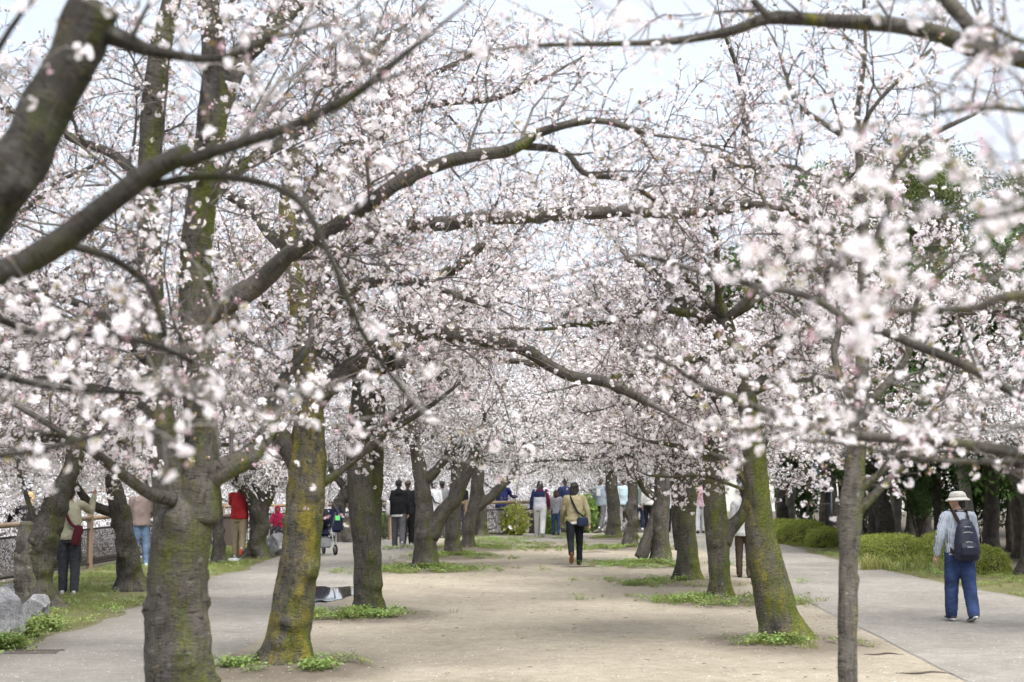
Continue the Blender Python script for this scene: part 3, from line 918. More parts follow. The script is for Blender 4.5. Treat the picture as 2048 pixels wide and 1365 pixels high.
for q, (cx, cy, r0, r1, n_, ax, az, pr_, lb) in enumerate(GRASS_SPOTS):
    o = scatter_obj('grass', plant_points(ring_points(cx, cy, r0, r1, n_, 50 + q, ax, az=az), pr_, .6, 1.25, q), NG_PLANT)
    tag(o, lb, 'grass')
def area_points(n, x0, x1, y0, y1, seed, thr=-0.2, zf=ground_height):
    rg = np.random.default_rng(seed); Y = y0 + (y1 - y0) * rg.random(n) ** 1.15
    a = x0(Y) if callable(x0) else x0; b_ = x1(Y) if callable(x1) else x1
    X = a + (b_ - a) * rg.random(n)
    keep = (vnoise(np.stack([X, Y, X * 0], 1), 0.9, seed) + 0.6 * vnoise(np.stack([X, Y, X * 0], 1), 3.1, seed) > thr)
    X, Y = X[keep], Y[keep]
    return np.stack([X, Y, zf(X, Y)], 1)
fence_x = lambda Y: np.interp(Y, [0, 29, 46, 52], [-9.7, -9.5, -8.5, -0.6])
o = scatter_obj('grass', plant_points(area_points(9000, lambda Y: fence_x(Y) + 0.1, lambda Y: path_l_edge(Y) - 0.1, 17, 49, 70, -0.35), [.6, .25, .05, .10, 0], .6, 1.1, 5), NG_PLANT)
tag(o, 'patchy lawn between the left path and the fence', 'grass')
o = scatter_obj('grass', plant_points(area_points(5000, lambda Y: rpath_r(Y) + 0.05, lambda Y: rpath_r(Y) + 2.6, 17, 62, 71, -0.2), [.5, .25, .1, .15, 0], .7, 1.3, 6), NG_PLANT)
tag(o, 'grass verge between the right path and the clipped hedges', 'grass')
o = scatter_obj('grass', plant_points(area_points(1500, -2.6, 1.2, 43, 53, 72, 0.0, lambda X, Y: 0 * X + 0.02), [.5, .3, .1, .1, 0], .7, 1.3, 7), NG_PLANT)
tag(o, 'thin yellow grass at the far end of the sandy ground', 'grass')

# fallen petals and bits of twig on the ground
rg = np.random.default_rng(91)
n_ = 9500
X = rg.uniform(-6, 7.2, n_); Y = 14 + 34 * rg.random(n_) ** 1.3
Z = np.where((X > -3.2) & (X < 4.0), sand_z(X, Y) + 0.004, 0.022)
a = rg.uniform(0, 6.28, n_); s = rg.uniform(0.006, 0.011, n_)
c, d = np.cos(a) * s, np.sin(a) * s
V = np.stack([np.stack([X - c, Y - d, Z], 1), np.stack([X + d * .7, Y - c * .7, Z + 0.002], 1), np.stack([X + c, Y + d, Z + 0.003], 1), np.stack([X - d * .7, Y + c * .7, Z + 0.002], 1)], 1).reshape(-1, 3)
tag(obj('fallen_petals', mesh_arrays('fallen_petals', V, [np.arange(4 * n_).reshape(-1, 4)], [plain('fallen_petal', (0.72, 0.68, 0.68))])), 'white petals strewn over the paths and sandy ground', 'petals', kind='stuff')
# small stones pressed into the sand
n_ = 2600
X = rg.uniform(-3.1, 3.9, n_); Y = 13.5 + 30 * rg.random(n_) ** 1.6; r_ = rg.uniform(.004, .013, n_); Z = sand_z(X, Y)
oct_ = np.array([(1, 0, 0), (0, 1, 0), (-1, 0, 0), (0, -1, 0), (0, 0, .7), (0, 0, -.7)], float)
V = (oct_[None] * r_[:, None, None] * rg.uniform(.7, 1.3, (n_, 6, 1)) + np.stack([X, Y, Z], 1)[:, None]).reshape(-1, 3)
tri = np.array([(0, 1, 4), (1, 2, 4), (2, 3, 4), (3, 0, 4), (1, 0, 5), (2, 1, 5), (3, 2, 5), (0, 3, 5)])
F = (tri[None] + (np.arange(n_) * 6)[:, None, None]).reshape(-1, 3)
tag(obj('pebbles', mesh_arrays('pebbles', V, [F], [plain('pebble', (0.22, 0.20, 0.175), var=.5, vscale=3)])), 'small stones scattered over the sandy ground', 'pebbles', kind='stuff')
tt = Tubes()
for i in range(170):
    x, y = rg.uniform(-3, 4), 14 + 32 * rg.random() ** 1.3
    z = float(sand_z(np.array([x]), np.array([y]))[0]) + 0.006
    a = rg.uniform(0, 6.28); l_ = rg.uniform(0.02, 0.09)
    p = np.array([x, y, z]); q = p + np.array([math.cos(a), math.sin(a), 0]) * l_
    tt.add(np.array([p, (p + q) / 2 + np.array([0.01, 0.005, 0.004]), q]), [0.003, 0.003, 0.002], 4)
tag(obj('fallen_twigs', tt.mesh('fallen_twigs', [plain('dead_twig', (0.09, 0.075, 0.06))])), 'dark bits of twig lying on the sandy ground', 'twigs', kind='stuff')
M['root'] = plain('root_bark', (0.06, 0.05, 0.04), var=.3)
# earthy ruts / exposed root ridges
for (px_, py_, ln, lb) in [(1850, 1352, .55, 'dark exposed root on the sand beside the path joint, nearest the camera'), (1765, 1314, .45, 'thin exposed root on the sand right of the slender trunk'),
                           (1185, 1107, .9, 'dark thread of root across the sand beyond the walking man'), (1160, 1137, .8, 'thin dark root on the sand right behind the walking man')]:
    g = gnd(px_, py_)
    t = np.linspace(-0.5, 0.5, 9); P = np.stack([g[0] + t * ln, g[1] + 0.06 * np.sin(t * 9) + 0.05 * t, 0.018 + 0.012 * np.cos(t * 3) + 0 * t], 1)
    tb = Tubes(); tb.add(P, 0.011 * np.cos(t * 2.6) + 0.003, 7, True)
    tag(obj('exposed_root', tb.mesh('exposed_root', [M['root']])), lb, 'root', 'exposed roots in the sand')

# ------------------------------------------------------------------ cherry trees of the two rows
def T(*a, **k): return Tree('cherry_tree', *a, **k)
def pxp(Y, *pts):
    """pixel polyline at distance Y: (px, py, r_px[, dY])"""
    P = np.array([at(p[0], p[1], Y + (p[3] if len(p) > 3 else 0)) for p in pts])
    R = np.array([p[2] * (Y + (p[3] if len(p) > 3 else 0)) / FPX for p in pts])
    return P, R
def ground_start(P, R, x=None):
    """extend a pixel trunk straight down into the soil"""
    p = P[0].copy(); p[2] = -0.12
    return np.vstack([[p], P]), np.concatenate([[R[0] * 1.05], R])

# L0: big tree left of the frame; its cut trunk and long limb lean in from the upper left
t = T((-2.75, 6.0, 0), 100, 'dark blurred cut-off trunk leaning in from the upper left corner, with a long limb', moss=-0.10, lichen=-0.3, bloom='half', tone=.26)  # low tone puts the shade of the leaning trunk's underside into its bark
P, R = pxp(6.0, (-120, 560, 84), (-20, 400, 66), (45, 300, 65), (100, 200, 66), (155, 100, 64), (192, 12, 60))
P = np.vstack([[(-2.75, 6.0, -0.1), (-2.7, 6.0, 0.7), (-2.55, 6.0, 1.6)], P]); R = np.concatenate([[0.27, 0.22, 0.19], R])
t.trunk(P, R, [(3.0, 5.4, .06), (3.15, 4.9, .04), (3.3, 5.6, .05), (2.8, 5.2, .06), (3.5, 5.3, .05), (3.05, 4.3, .05), (3.35, 4.4, .035), (3.6, 4.8, .04), (2.6, 4.6, .06)], amp=0.12)
t.limb(*pxp(5.9, (-240, 700, 40), (-90, 590, 34), (0, 530, 29), (120, 468, 28), (250, 400, 26), (330, 345, 25), (385, 315, 24)), sub=False)
t.limb(*pxp(5.8, (365, 325, 16), (440, 305, 14), (520, 285, 13), (620, 245, 11), (720, 190, 9), (800, 120, 8), (850, 75, 6)), lmax=0.7, gap=0.5, sparse=0.7, sides=10)
t.limb(*pxp(5.9, (300, 372, 10), (420, 360, 9), (540, 385, 8), (600, 430, 8), (650, 520, 7), (720, 650, 6), (800, 760, 5)), lmax=0.6, gap=0.45, sparse=0.6, sides=8)
t.limb(*pxp(6.2, (100, 480, 12), (200, 500, 9), (290, 550, 7), (330, 590, 6), (350, 680, 5)), lmax=0.6, gap=.6, spray_gap=.16, sides=8)
t.limb(*pxp(6.2, (-60, 620, 9), (60, 650, 8), (200, 660, 7), (330, 690, 6), (400, 720, 5)), lmax=0.6, gap=.5, spray_gap=.16, sides=8)
t.limb(*pxp(6.6, (-100, 740, 9), (60, 760, 7), (240, 770, 6), (420, 780, 4)), lmax=0.55, gap=.5, spray_gap=.16, sides=8, bloom='good')
t.limb(*pxp(6.0, (200, 60, 26), (260, 90, 20), (300, 110, 14), (420, 120, 9), (520, 60, 7)), lmax=0.7, gap=.5, sides=8)
t.limb(*pxp(5.0, (-120, 300, 12), (-20, 120, 9), (40, 30, 7), (110, -40, 5)), lmax=0.6, gap=.6, spray_gap=.16, sides=8)
t.limb(*pxp(3.6, (380, -260, 9), (620, -110, 7), (820, -42, 5), (960, -28, 4), (1080, -40, 3)), gap=.22, lmin=.04, lmax=.09, sides=8, bloom='full', spray_gap=.09, sscale=.45, t0=.45)
t.limb(*pxp(5.2, (-200, 900, 8), (-40, 900, 7), (100, 890, 6), (240, 860, 4)), lmax=0.45, gap=.45, spray_gap=.15, sides=8, bloom='full')
t.finish()

# L1: nearest whole trunk on the left, two upright stems
t = T((-2.67, 12.6, 0), 101, 'thick nearest trunk of the left row, splitting into two upright stems, green moss', moss=0.035, lichen=-0.04, bloom='half')
P, R = pxp(12.6, (360, 1470, 80), (358, 1330, 74), (355, 1250, 70), (358, 1150, 68), (364, 1060, 70), (369, 1015, 62), (374, 985, 36))
P, R = ground_start(P, R)
t.trunk(P, R, [(0.75, 5.0, .09), (1.15, 0.0, .055), (1.35, 0.1, .045), (0.55, 0.0, .065), (1.75, 4.6, .09), (1.1, 3.3, .04)], sides=40, step=0.025)
t.trunk(*pxp(12.6, (352, 1040, 52), (340, 960, 42), (326, 880, 35), (316, 800, 32), (310, 700, 30), (302, 560, 28), (298, 400, 27), (302, 260, 25), (312, 150, 24), (335, 40, 23), (362, -80, 20)), burls=[(0.4, 5.0, .05)], name='stem', flare=False)
t.trunk(*pxp(12.6, (390, 1040, 54), (402, 950, 44), (402, 880, 38), (396, 760, 37), (390, 640, 40), (393, 500, 38), (405, 380, 34), (422, 260, 32), (430, 130, 30), (415, 0, 26), (400, -100, 22)), burls=[(1.5, 0.2, .06)], name='stem', flare=False)
t.limb(*pxp(12.6, (395, 640, 30), (450, 605, 27), (520, 560, 23), (580, 510, 20, -.2), (680, 450, 17, -.3), (780, 380, 16, -.4), (880, 338, 15, -.4), (1000, 312, 14, -.4), (1045, 290, 13, -.4), (1085, 262, 11, -.4), (1170, 245, 8, -.4), (1280, 260, 6, -.5)), gap=0.2, t0=.2)
t.limb(*pxp(12.3, (1045, 292, 9), (1130, 300, 8), (1180, 340, 7), (1260, 350, 6), (1320, 400, 4)), lmax=.9, gap=.25, sides=8)
t.limb(*pxp(12.6, (405, 965, 34), (450, 935, 27), (500, 900, 22, .2), (540, 850, 18, .4), (570, 780, 14, .6), (620, 700, 10, .7)), gap=.25)
t.limb(*pxp(12.4, (345, 1000, 16), (290, 978, 13, -.3), (210, 935, 11, -.5), (140, 888, 9, -.7), (60, 830, 7, -.8), (-40, 780, 5, -.8)), gap=.25, lmax=.9, bloom='good')
t.limb(*pxp(12.6, (428, 250, 24), (470, 135, 25, .2), (530, 70, 23, .4), (600, 0, 20, .6), (680, -80, 16, .8)), gap=.25)
t.limb(*pxp(12.6, (320, 760, 18), (270, 690, 14, .2), (200, 630, 11, .3), (100, 590, 9, .4), (-20, 560, 7, .5)), gap=.24, bloom='good')
t.limb(*pxp(12.6, (305, 420, 16), (250, 330, 12, .3), (180, 280, 10, .5), (60, 230, 8, .7), (-40, 200, 6, .8)), gap=.24)
t.limb(*pxp(12.6, (400, 420, 18), (480, 330, 15, .3), (600, 270, 12, .6), (720, 150, 9, .8), (800, 60, 6, 1)), gap=.24)
st_ = [at(302, 560, 12.6), at(393, 500, 12.6), at(310, 700, 12.6), at(298, 400, 12.6), at(405, 380, 12.6), at(395, 760, 12.6)]
t.whips(9, st_, (2.6, 4.2), 2.6); t.whips(9, st_, (4.6, 6.4), 2.8); t.whips(5, st_, (1.0, 2.2), 2.2)
t.limb(*pxp(12.6, (315, 820, 15), (240, 790, 11, .2), (130, 760, 8, .4), (0, 740, 5, .5)), gap=.24, bloom='good')
t.finish()

# L2: leaning trunk covered in yellow lichen
t = T((-2.55, 17.2, 0), 102, 'leaning trunk thickly covered in yellow-green lichen, second of the left row', moss=0.03, lichen=0.14, bloom='good')
P, R = pxp(17.2, (572, 1320, 55), (580, 1240, 50), (592, 1160, 46), (604, 1080, 43), (611, 1000, 43), (614, 930, 44), (617, 870, 40), (618, 800, 30), (610, 700, 27), (600, 610, 25), (585, 520, 22), (575, 420, 20), (590, 300, 16))
P, R = ground_start(P, R)
t.trunk(P, R, [(0.62, 4.9, .10), (0.42, 4.6, .08), (1.15, 5.6, .10), (1.6, 3.6, .06), (1.9, 5.3, .08), (0.9, 5.0, .05)], sides=36, step=0.03)
t.limb(*pxp(17.2, (600, 925, 30), (572, 885, 26), (540, 840, 23), (512, 780, 20), (500, 720, 18), (470, 640, 14, .3), (420, 560, 10, .6)), gap=.2)
t.limb(*pxp(17.2, (612, 840, 24), (650, 782, 21), (700, 735, 20), (760, 692, 19), (825, 664, 18), (900, 668, 17), (980, 680, 16), (1050, 700, 15), (1105, 735, 13), (1150, 758, 12), (1230, 770, 11), (1290, 795, 9)), gap=.24, lmax=1.2, spray_gap=.12)
t.limb(*pxp(17.2, (600, 620, 22), (650, 545, 20, .2), (710, 485, 19, .1), (800, 458, 18, -.1), (900, 445, 17, -.3), (1050, 436, 15.5, -.5), (1200, 427, 14, -.6), (1350, 432, 12.5, -.7), (1480, 410, 11, -.7), (1550, 412, 9, -.7), (1630, 445, 7, -.6), (1720, 500, 5, -.5)), gap=.26, t0=.1)
t.limb(*pxp(18.3, (1492, 412, 10), (1490, 330, 9), (1488, 240, 8), (1475, 150, 6), (1450, 60, 4)), lmax=1.0, gap=.22, sides=8, bloom='half', sparse=.9)
t.limb(*pxp(17.4, (800, 600, 14), (850, 560, 12), (915, 535, 12), (970, 482, 10)), lmax=.6, gap=.5, sides=8)
t.limb(*pxp(17.2, (640, 970, 9), (690, 935, 8), (760, 880, 7), (830, 835, 6, -.2), (900, 780, 4, -.3)), lmax=.8, gap=.28, sides=8)
t.limb(*pxp(17.2, (605, 660, 18), (680, 600, 14, -.3), (770, 560, 11, -.5), (880, 580, 8, -.7), (980, 620, 5, -.8)), gap=.24)
t.limb(*pxp(17.2, (580, 480, 16), (640, 360, 13, .3), (740, 240, 10, .6), (860, 150, 7, .8), (960, 100, 5, 1)), gap=.2)
t.limb(*pxp(17.2, (585, 520, 16), (520, 440, 12, .4), (450, 380, 9, .8), (360, 300, 6, 1.0)), gap=.22)
st_ = [at(800, 458, 17.6), at(900, 445, 17.7), at(825, 664, 17.2), at(1050, 700, 17.2), at(610, 700, 17.2), at(1200, 427, 18.1)]
t.whips(12, st_, (3.4, 6.2), 2.4, 'half')
t.limb(*pxp(17.2, (590, 420, 14), (700, 340, 11, .3), (820, 230, 9, .4), (960, 200, 7, .5), (1100, 150, 5, .5)), gap=.2)
t.finish()

# L3: dark upright trunk of two grown-together stems
t = T((-2.38, 23.4, 0), 103, 'dark upright trunk of two fused stems beside the puddle, third of the left row', moss=0.04, lichen=-0.02, bloom='good', tone=.36)
P, R = pxp(23.4, (738, 1225, 34), (735, 1160, 32), (732, 1080, 32), (724, 1000, 31), (718, 920, 30), (720, 840, 28), (725, 760, 24), (720, 680, 20), (715, 600, 16))
P, R = ground_start(P, R)
t.trunk(P, R, [(0.55, 5.6, .09), (0.95, 5.0, .08), (1.55, 5.2, .05), (0.45, 4.2, .05)], sides=32)
t.trunk(*pxp(23.5, (748, 1100, 16), (748, 1020, 19), (750, 940, 20), (752, 860, 18), (760, 780, 15)), name='stem', flare=False)
Pt = at(722, 760, 23.4)
t.limb(*pxp(23.4, (740, 900, 12), (775, 855, 11, -.2), (830, 800, 9, -.5), (900, 740, 7, -.8)), gap=.2)
t.limb(*pxp(23.4, (700, 1000, 11), (680, 975, 9, .3), (660, 940, 7, .6)), lmax=.8)
t.auto(Pt, 7, 3.4, .085, (0.1, 0.9)); t.auto(at(715, 640, 23.4), 4, 2.6, .06, (0.3, 1.2))
t.finish()

# L4: Y-forked trunk with a healed wound
t = T((-2.3, 34.0, 0), 104, 'Y-forked grey trunk with a round healed wound, its right arm leaning over the sand', moss=-0.08, lichen=-0.1, bloom='full')
P, R = pxp(34, (852, 1135, 28), (850, 1090, 26), (850, 1050, 25), (848, 1010, 20), (842, 960, 17), (836, 915, 15), (826, 870, 13), (815, 810, 11))
P, R = ground_start(P, R)
t.trunk(P, R, [(0.85, 4.6, .13), (1.5, 3.0, .05)], sides=32)
t.limb(*pxp(34, (858, 1075, 20), (885, 1025, 17), (912, 985, 15), (936, 945, 13), (956, 900, 11), (985, 835, 8), (1010, 770, 6)), gap=.2, t0=.45)
t.limb(*pxp(34, (845, 965, 13), (870, 940, 11), (895, 905, 9), (905, 860, 7)), gap=.2, t0=.4)
t.auto(at(830, 885, 34), 6, 3.2, .08, (0.0, .9)); t.auto(at(965, 880, 34), 5, 2.6, .06, (0.0, .9)); t.auto(at(835, 800, 34), 4, 2.4, .05, (0.2, 1.2))
t.finish()

# L5, L6, L7
t = T((-2.0, 38.9, 0), 105, 'straight grey trunk close behind the Y-forked tree', moss=-0.1, lichen=-0.05, bloom='full')
P, R = pxp(38.9, (905, 1112, 19), (905, 1060, 17), (908, 1010, 17), (915, 960, 16), (912, 910, 15), (920, 860, 12)); P, R = ground_start(P, R)
t.trunk(P, R, [(0.45, 5.9, .06), (1.0, 3.4, .05)], sides=26)
t.auto(at(916, 900, 38.9), 8, 3.4, .08, (0.0, 1.0), own=True)
t.finish()
t = T((-1.7, 42.5, 0), 106, 'grey trunk with a long bare arm reaching up right over the sandy ground', moss=-0.1, lichen=-0.12, bloom='full')
P, R = pxp(42.5, (934, 1102, 15), (940, 1050, 14), (950, 1005, 15), (955, 960, 15), (958, 920, 13), (950, 870, 11)); P, R = ground_start(P, R)
t.trunk(P, R, [(0.9, 3.0, .05)], sides=26)
t.limb(*pxp(42.5, (946, 1025, 11), (985, 990, 10), (1020, 955, 9), (1045, 915, 8), (1070, 860, 6)), gap=.22, t0=.6)
t.auto(at(955, 890, 42.5), 8, 3.4, .08, (0.0, 1.0))
t.finish()
t = T((-1.85, 51.0, 0), 107, 'short dark knobbly trunk near the far fence, left of the yellow-green bush', moss=-0.2, lichen=-0.2, bloom='full')
P, R = pxp(51, (962, 1072, 14), (963, 1040, 13), (960, 1000, 13), (955, 960, 12), (962, 900, 10)); P, R = ground_start(P, R)
t.trunk(P, R, [(0.5, 5.5, .08), (0.9, 4.2, .07), (0.8, 3.0, .06)], sides=24)
t.auto(at(958, 930, 51), 8, 3.6, .08, (-0.05, 1.0))
t.finish()

# right row ----------------------------------------------------------
t = T((2.95, 6.2, 0), 110, 'foreground tree out of frame whose blurred blossom branches reach in from the right', moss=-0.05, lichen=-0.1, bloom='good')
t.trunk(np.array([(2.95, 6.2, -.1), (2.9, 6.2, .8), (2.8, 6.25, 1.7), (2.75, 6.3, 2.4), (2.7, 6.3, 3.2)]), [.24, .2, .17, .15, .11])
t.limb(*pxp(8.0, (2420, 960, 18), (2250, 940, 15), (2048, 905, 12.5), (1900, 888, 11.5), (1750, 876, 11), (1620, 852, 10), (1500, 812, 8.5), (1400, 770, 7), (1310, 710, 5)), gap=.36, t0=.3, lmin=.2, lmax=.5, bloom='full', spray_gap=.15)
t.limb(*pxp(8.6, (2400, 940, 16), (2230, 880, 13), (2048, 785, 11.5), (1950, 735, 11), (1850, 690, 10), (1780, 660, 9), (1690, 640, 8), (1600, 590, 7), (1500, 570, 6), (1400, 545, 5.5), (1300, 510, 4)), gap=.38, t0=.3, lmin=.2, lmax=.55, bloom='full', spray_gap=.15)
t.limb(*pxp(6.6, (2400, 930, 9), (2200, 925, 8), (2048, 922, 6.5), (1900, 920, 6), (1790, 905, 5), (1690, 885, 4), (1600, 880, 3)), gap=.4, t0=.3, lmin=.12, lmax=.3, bloom='good', spray_gap=.14)
t.limb(*pxp(5.0, (2500, 700, 16), (2250, 640, 13), (2048, 590, 11), (1960, 612, 10), (1850, 612, 8), (1760, 620, 6)), gap=.5, t0=.3, lmin=.12, lmax=.26, bloom='good', sparse=.6)
t.limb(*pxp(8.0, (2500, 320, 34), (2260, 200, 26), (2048, 118, 21), (1950, 105, 19), (1870, 80, 19), (1740, 57, 18), (1620, 47, 17), (1530, 45, 15), (1450, 72, 10), (1330, 92, 8), (1200, 100, 6), (1060, 110, 4)), gap=.5, t0=.35, lmax=.9, bloom='half', spray_gap=.15, sparse=.8)
t.limb(*pxp(8.0, (1990, 108, 18), (1930, 50, 17), (1880, 0, 16), (1830, -70, 14)), gap=.5, lmax=.8, bloom='half', sparse=.7)
t.limb(*pxp(7.8, (1540, 40, 9), (1500, 10, 8), (1440, -40, 6)), lmax=.6, sides=8, bloom='half', sparse=.7)
t.limb(*pxp(3.9, (2500, 560, 9), (2250, 440, 7), (2048, 430, 6), (1950, 450, 5), (1890, 430, 4)), gap=.22, t0=.3, lmin=.08, lmax=.22, bloom='full', spray_gap=.12, sscale=.8)
t.limb(*pxp(3.8, (2300, 520, 6), (2048, 500, 5), (1900, 520, 4), (1760, 530, 4), (1690, 510, 3)), gap=.34, t0=.35, lmin=.05, lmax=.14, bloom='full', spray_gap=.12, sscale=.7)
t.limb(*pxp(5.0, (2400, 330, 9), (2200, 260, 8), (2048, 210, 6), (1950, 205, 5), (1870, 220, 4)), gap=.3, t0=.3, lmin=.1, lmax=.28, bloom='full', spray_gap=.14)
t.limb(*pxp(5.2, (2400, 180, 9), (2200, 120, 8), (2048, 90, 6), (1990, 60, 5)), gap=.34, t0=.3, lmin=.1, lmax=.28, bloom='full', spray_gap=.14)
t.finish()

# slender young tree, near right
t = T((2.17, 12.0, 0), 111, 'slender straight grey trunk of a young tree in the right foreground', moss=-0.10, lichen=-0.14, bloom='half', tone=.64)
P, R = pxp(12.0, (1696, 1480, 25), (1696, 1360, 23), (1695, 1250, 22), (1697, 1130, 23), (1702, 1020, 24), (1710, 940, 24), (1716, 860, 20), (1724, 760, 17), (1726, 640, 16), (1728, 520, 14), (1722, 360, 10), (1714, 240, 8), (1730, 110, 5), (1728, 0, 4))
P, R = ground_start(P, R)
t.trunk(P, R, [(1.35, 0.2, .03), (2.0, 0.1, .03), (2.2, 3.2, .025)], sides=24, amp=.06)
kk = dict(lmax=.9, gap=.26, sides=8, sparse=.9)
t.limb(*pxp(12, (1716, 1020, 11), (1740, 1000, 9), (1790, 950, 8), (1850, 900, 7), (1930, 840, 5, .3)), **kk)
t.limb(*pxp(12, (1718, 985, 9), (1745, 960, 8), (1800, 915, 7), (1840, 860, 6, -.2), (1880, 780, 4, -.3)), **kk)
t.limb(*pxp(12, (1735, 815, 11), (1780, 755, 10), (1820, 690, 8), (1850, 600, 6), (1900, 520, 4)), **kk)
t.limb(*pxp(12, (1720, 830, 10), (1690, 770, 9), (1670, 700, 8), (1690, 620, 6, .3), (1660, 520, 4, .5)), **kk)
t.limb(*pxp(12, (1728, 540, 9), (1760, 450, 8), (1800, 340, 7), (1860, 280, 6), (1960, 220, 4)), bloom='half', **kk)
t.limb(*pxp(12, (1716, 290, 7), (1650, 240, 6), (1600, 200, 5), (1560, 130, 4)), bloom='half', **kk)
t.limb(*pxp(12, (1716, 280, 6), (1760, 210, 5), (1810, 150, 5), (1860, 100, 4)), bloom='half', **kk)
t.limb(*pxp(12, (1722, 400, 8), (1660, 360, 6), (1580, 330, 5), (1480, 320, 4, -.2)), bloom='half', **kk)
t.limb(*pxp(12, (1725, 600, 9), (1650, 560, 7, -.2), (1570, 470, 6, -.3), (1520, 380, 4, -.3), (1500, 300, 3, -.3)), bloom='half', **kk)
t.finish()

# R1: big mossy trunk leaning left
t = T((2.84, 19.7, 0), 112, 'big trunk leaning left with a flared foot, streaked with bright moss, right row', moss=0.12, lichen=0.08, bloom='full')
P, R = pxp(19.7, (1568, 1275, 52), (1554, 1220, 47), (1538, 1155, 43), (1524, 1085, 36), (1516, 1020, 31), (1512, 950, 27), (1506, 880, 26), (1496, 810, 24), (1480, 740, 21), (1462, 680, 18), (1440, 610, 15))
P, R = ground_start(P, R)
t.trunk(P, R, [(0.15, 5.9, .09), (1.75, 3.2, .05)], sides=36)
t.limb(*pxp(19.7, (1498, 975, 9), (1480, 945, 8), (1440, 915, 7), (1380, 897, 6), (1300, 885, 4)), lmax=.8, gap=.28, sides=8)
t.limb(*pxp(19.7, (1500, 985, 5), (1440, 962, 4), (1370, 955, 3.5), (1300, 948, 2.5)), lmax=.4, gap=.3, sides=6, t0=.4)
t.limb(*pxp(19.7, (1465, 690, 16), (1400, 640, 13, .2), (1330, 560, 10, .4), (1260, 520, 7, .6)), gap=.2)
t.limb(*pxp(19.7, (1480, 750, 14), (1530, 700, 12), (1600, 650, 10), (1660, 560, 8), (1640, 470, 6)), gap=.22)
t.limb(*pxp(19.7, (1460, 680, 14), (1380, 720, 10, -.4), (1290, 740, 8, -.7), (1200, 760, 5, -1)), gap=.2)
t.auto(at(1450, 640, 19.7), 6, 2.9, .075, (0.0, .9)); t.auto(at(1490, 790, 19.7), 4, 2.6, .06, (-0.1, .5))
t.finish()
# R2
t = T((2.76, 26.0, 0), 113, 'mossy trunk forking low to the right, second of the right row', moss=0.10, lichen=0.04, bloom='full')
P, R = pxp(26, (1440, 1195, 24), (1438, 1140, 24), (1434, 1080, 26), (1430, 1020, 26), (1428, 960, 26), (1426, 890, 24), (1430, 820, 20), (1420, 740, 15)); P, R = ground_start(P, R)
t.trunk(P, R, [(1.0, 4.6, .05), (0.5, 5.0, .04)], sides=30)
t.limb(*pxp(26, (1445, 1085, 18), (1462, 1055, 15), (1480, 1025, 13), (1496, 990, 12, .2), (1510, 940, 10, .4), (1540, 860, 8, .6)), gap=.24, t0=.5)
t.auto(at(1428, 830, 26), 8, 3.2, .08, (0.0, 1.0)); t.auto(at(1540, 860, 26.6), 3, 2.4, .05, (0.0, 1.0))
t.finish()
# R3
t = T((2.62, 30.2, 0), 114, 'thick double trunk with dark green moss, third of the right row', moss=0.09, lichen=-0.03, bloom='full')
P, R = pxp(30.2, (1376, 1160, 28), (1374, 1100, 25), (1370, 1050, 24), (1376, 1000, 22), (1384, 950, 20), (1388, 890, 18), (1380, 820, 14)); P, R = ground_start(P, R)
t.trunk(P, R, [(0.5, 5.0, .06)], sides=30)
t.trunk(*pxp(30.3, (1362, 1100, 15), (1358, 1040, 17), (1358, 980, 17), (1350, 910, 15)), name='stem', flare=False)
t.auto(at(1386, 880, 30.2), 6, 3.2, .08, (0.0, 1.0)); t.auto(at(1352, 900, 30.3), 5, 3.0, .07, (0.0, 1.0))
t.finish()
# R4
t = T((2.42, 35.8, 0), 115, 'grey banded trunk with a second stem slanting up from its left foot', moss=-0.12, lichen=-0.1, bloom='full')
P, R = pxp(35.8, (1322, 1126, 22), (1322, 1080, 20), (1320, 1040, 20), (1323, 1000, 19), (1324, 950, 18), (1322, 890, 15)); P, R = ground_start(P, R)
t.trunk(P, R, [(0.85, 4.2, .05), (1.4, 5.4, .05)], sides=28)
t.trunk(*pxp(35.8, (1282, 1116, 16), (1292, 1085, 14), (1305, 1045, 11), (1314, 1010, 9)), name='stem', flare=False)
t.limb(*pxp(35.8, (1318, 1000, 10), (1295, 985, 9), (1280, 960, 8), (1270, 920, 6)), gap=.25, t0=.5)
t.auto(at(1323, 910, 35.8), 9, 3.2, .08, (-0.05, 1.0))
t.finish()
# R5
t = T((2.3, 43.0, 0), 116, 'knobbly dark trunk full of burls, fifth of the right row', moss=-0.05, lichen=-0.2, bloom='full')
P, R = pxp(43, (1260, 1095, 18), (1260, 1070, 15), (1266, 1045, 14), (1262, 1020, 14), (1266, 995, 12), (1264, 960, 12), (1258, 910, 10)); P, R = ground_start(P, R)
t.trunk(P, R, [(0.35, 4.0, .09), (0.5, 5.9, .10), (0.85, 5.2, .09), (1.05, 3.6, .08), (1.3, 5.0, .07)], sides=28, amp=.10)
t.auto(at(1260, 930, 43), 9, 3.3, .08, (-0.05, 1.0))
t.finish()
# R6
t = T((2.1, 49.0, 0), 117, 'dark upright mossy trunk, last of the right row', moss=0.02, lichen=-0.1, bloom='full')
P, R = pxp(49, (1227, 1075, 17), (1228, 1040, 15), (1226, 1000, 15), (1223, 970, 14), (1222, 930, 12)); P, R = ground_start(P, R)
t.trunk(P, R, [(0.6, 5.3, .07)], sides=26)
t.auto(at(1222, 945, 49), 9, 3.4, .08, (-0.05, 1.0))
t.finish()

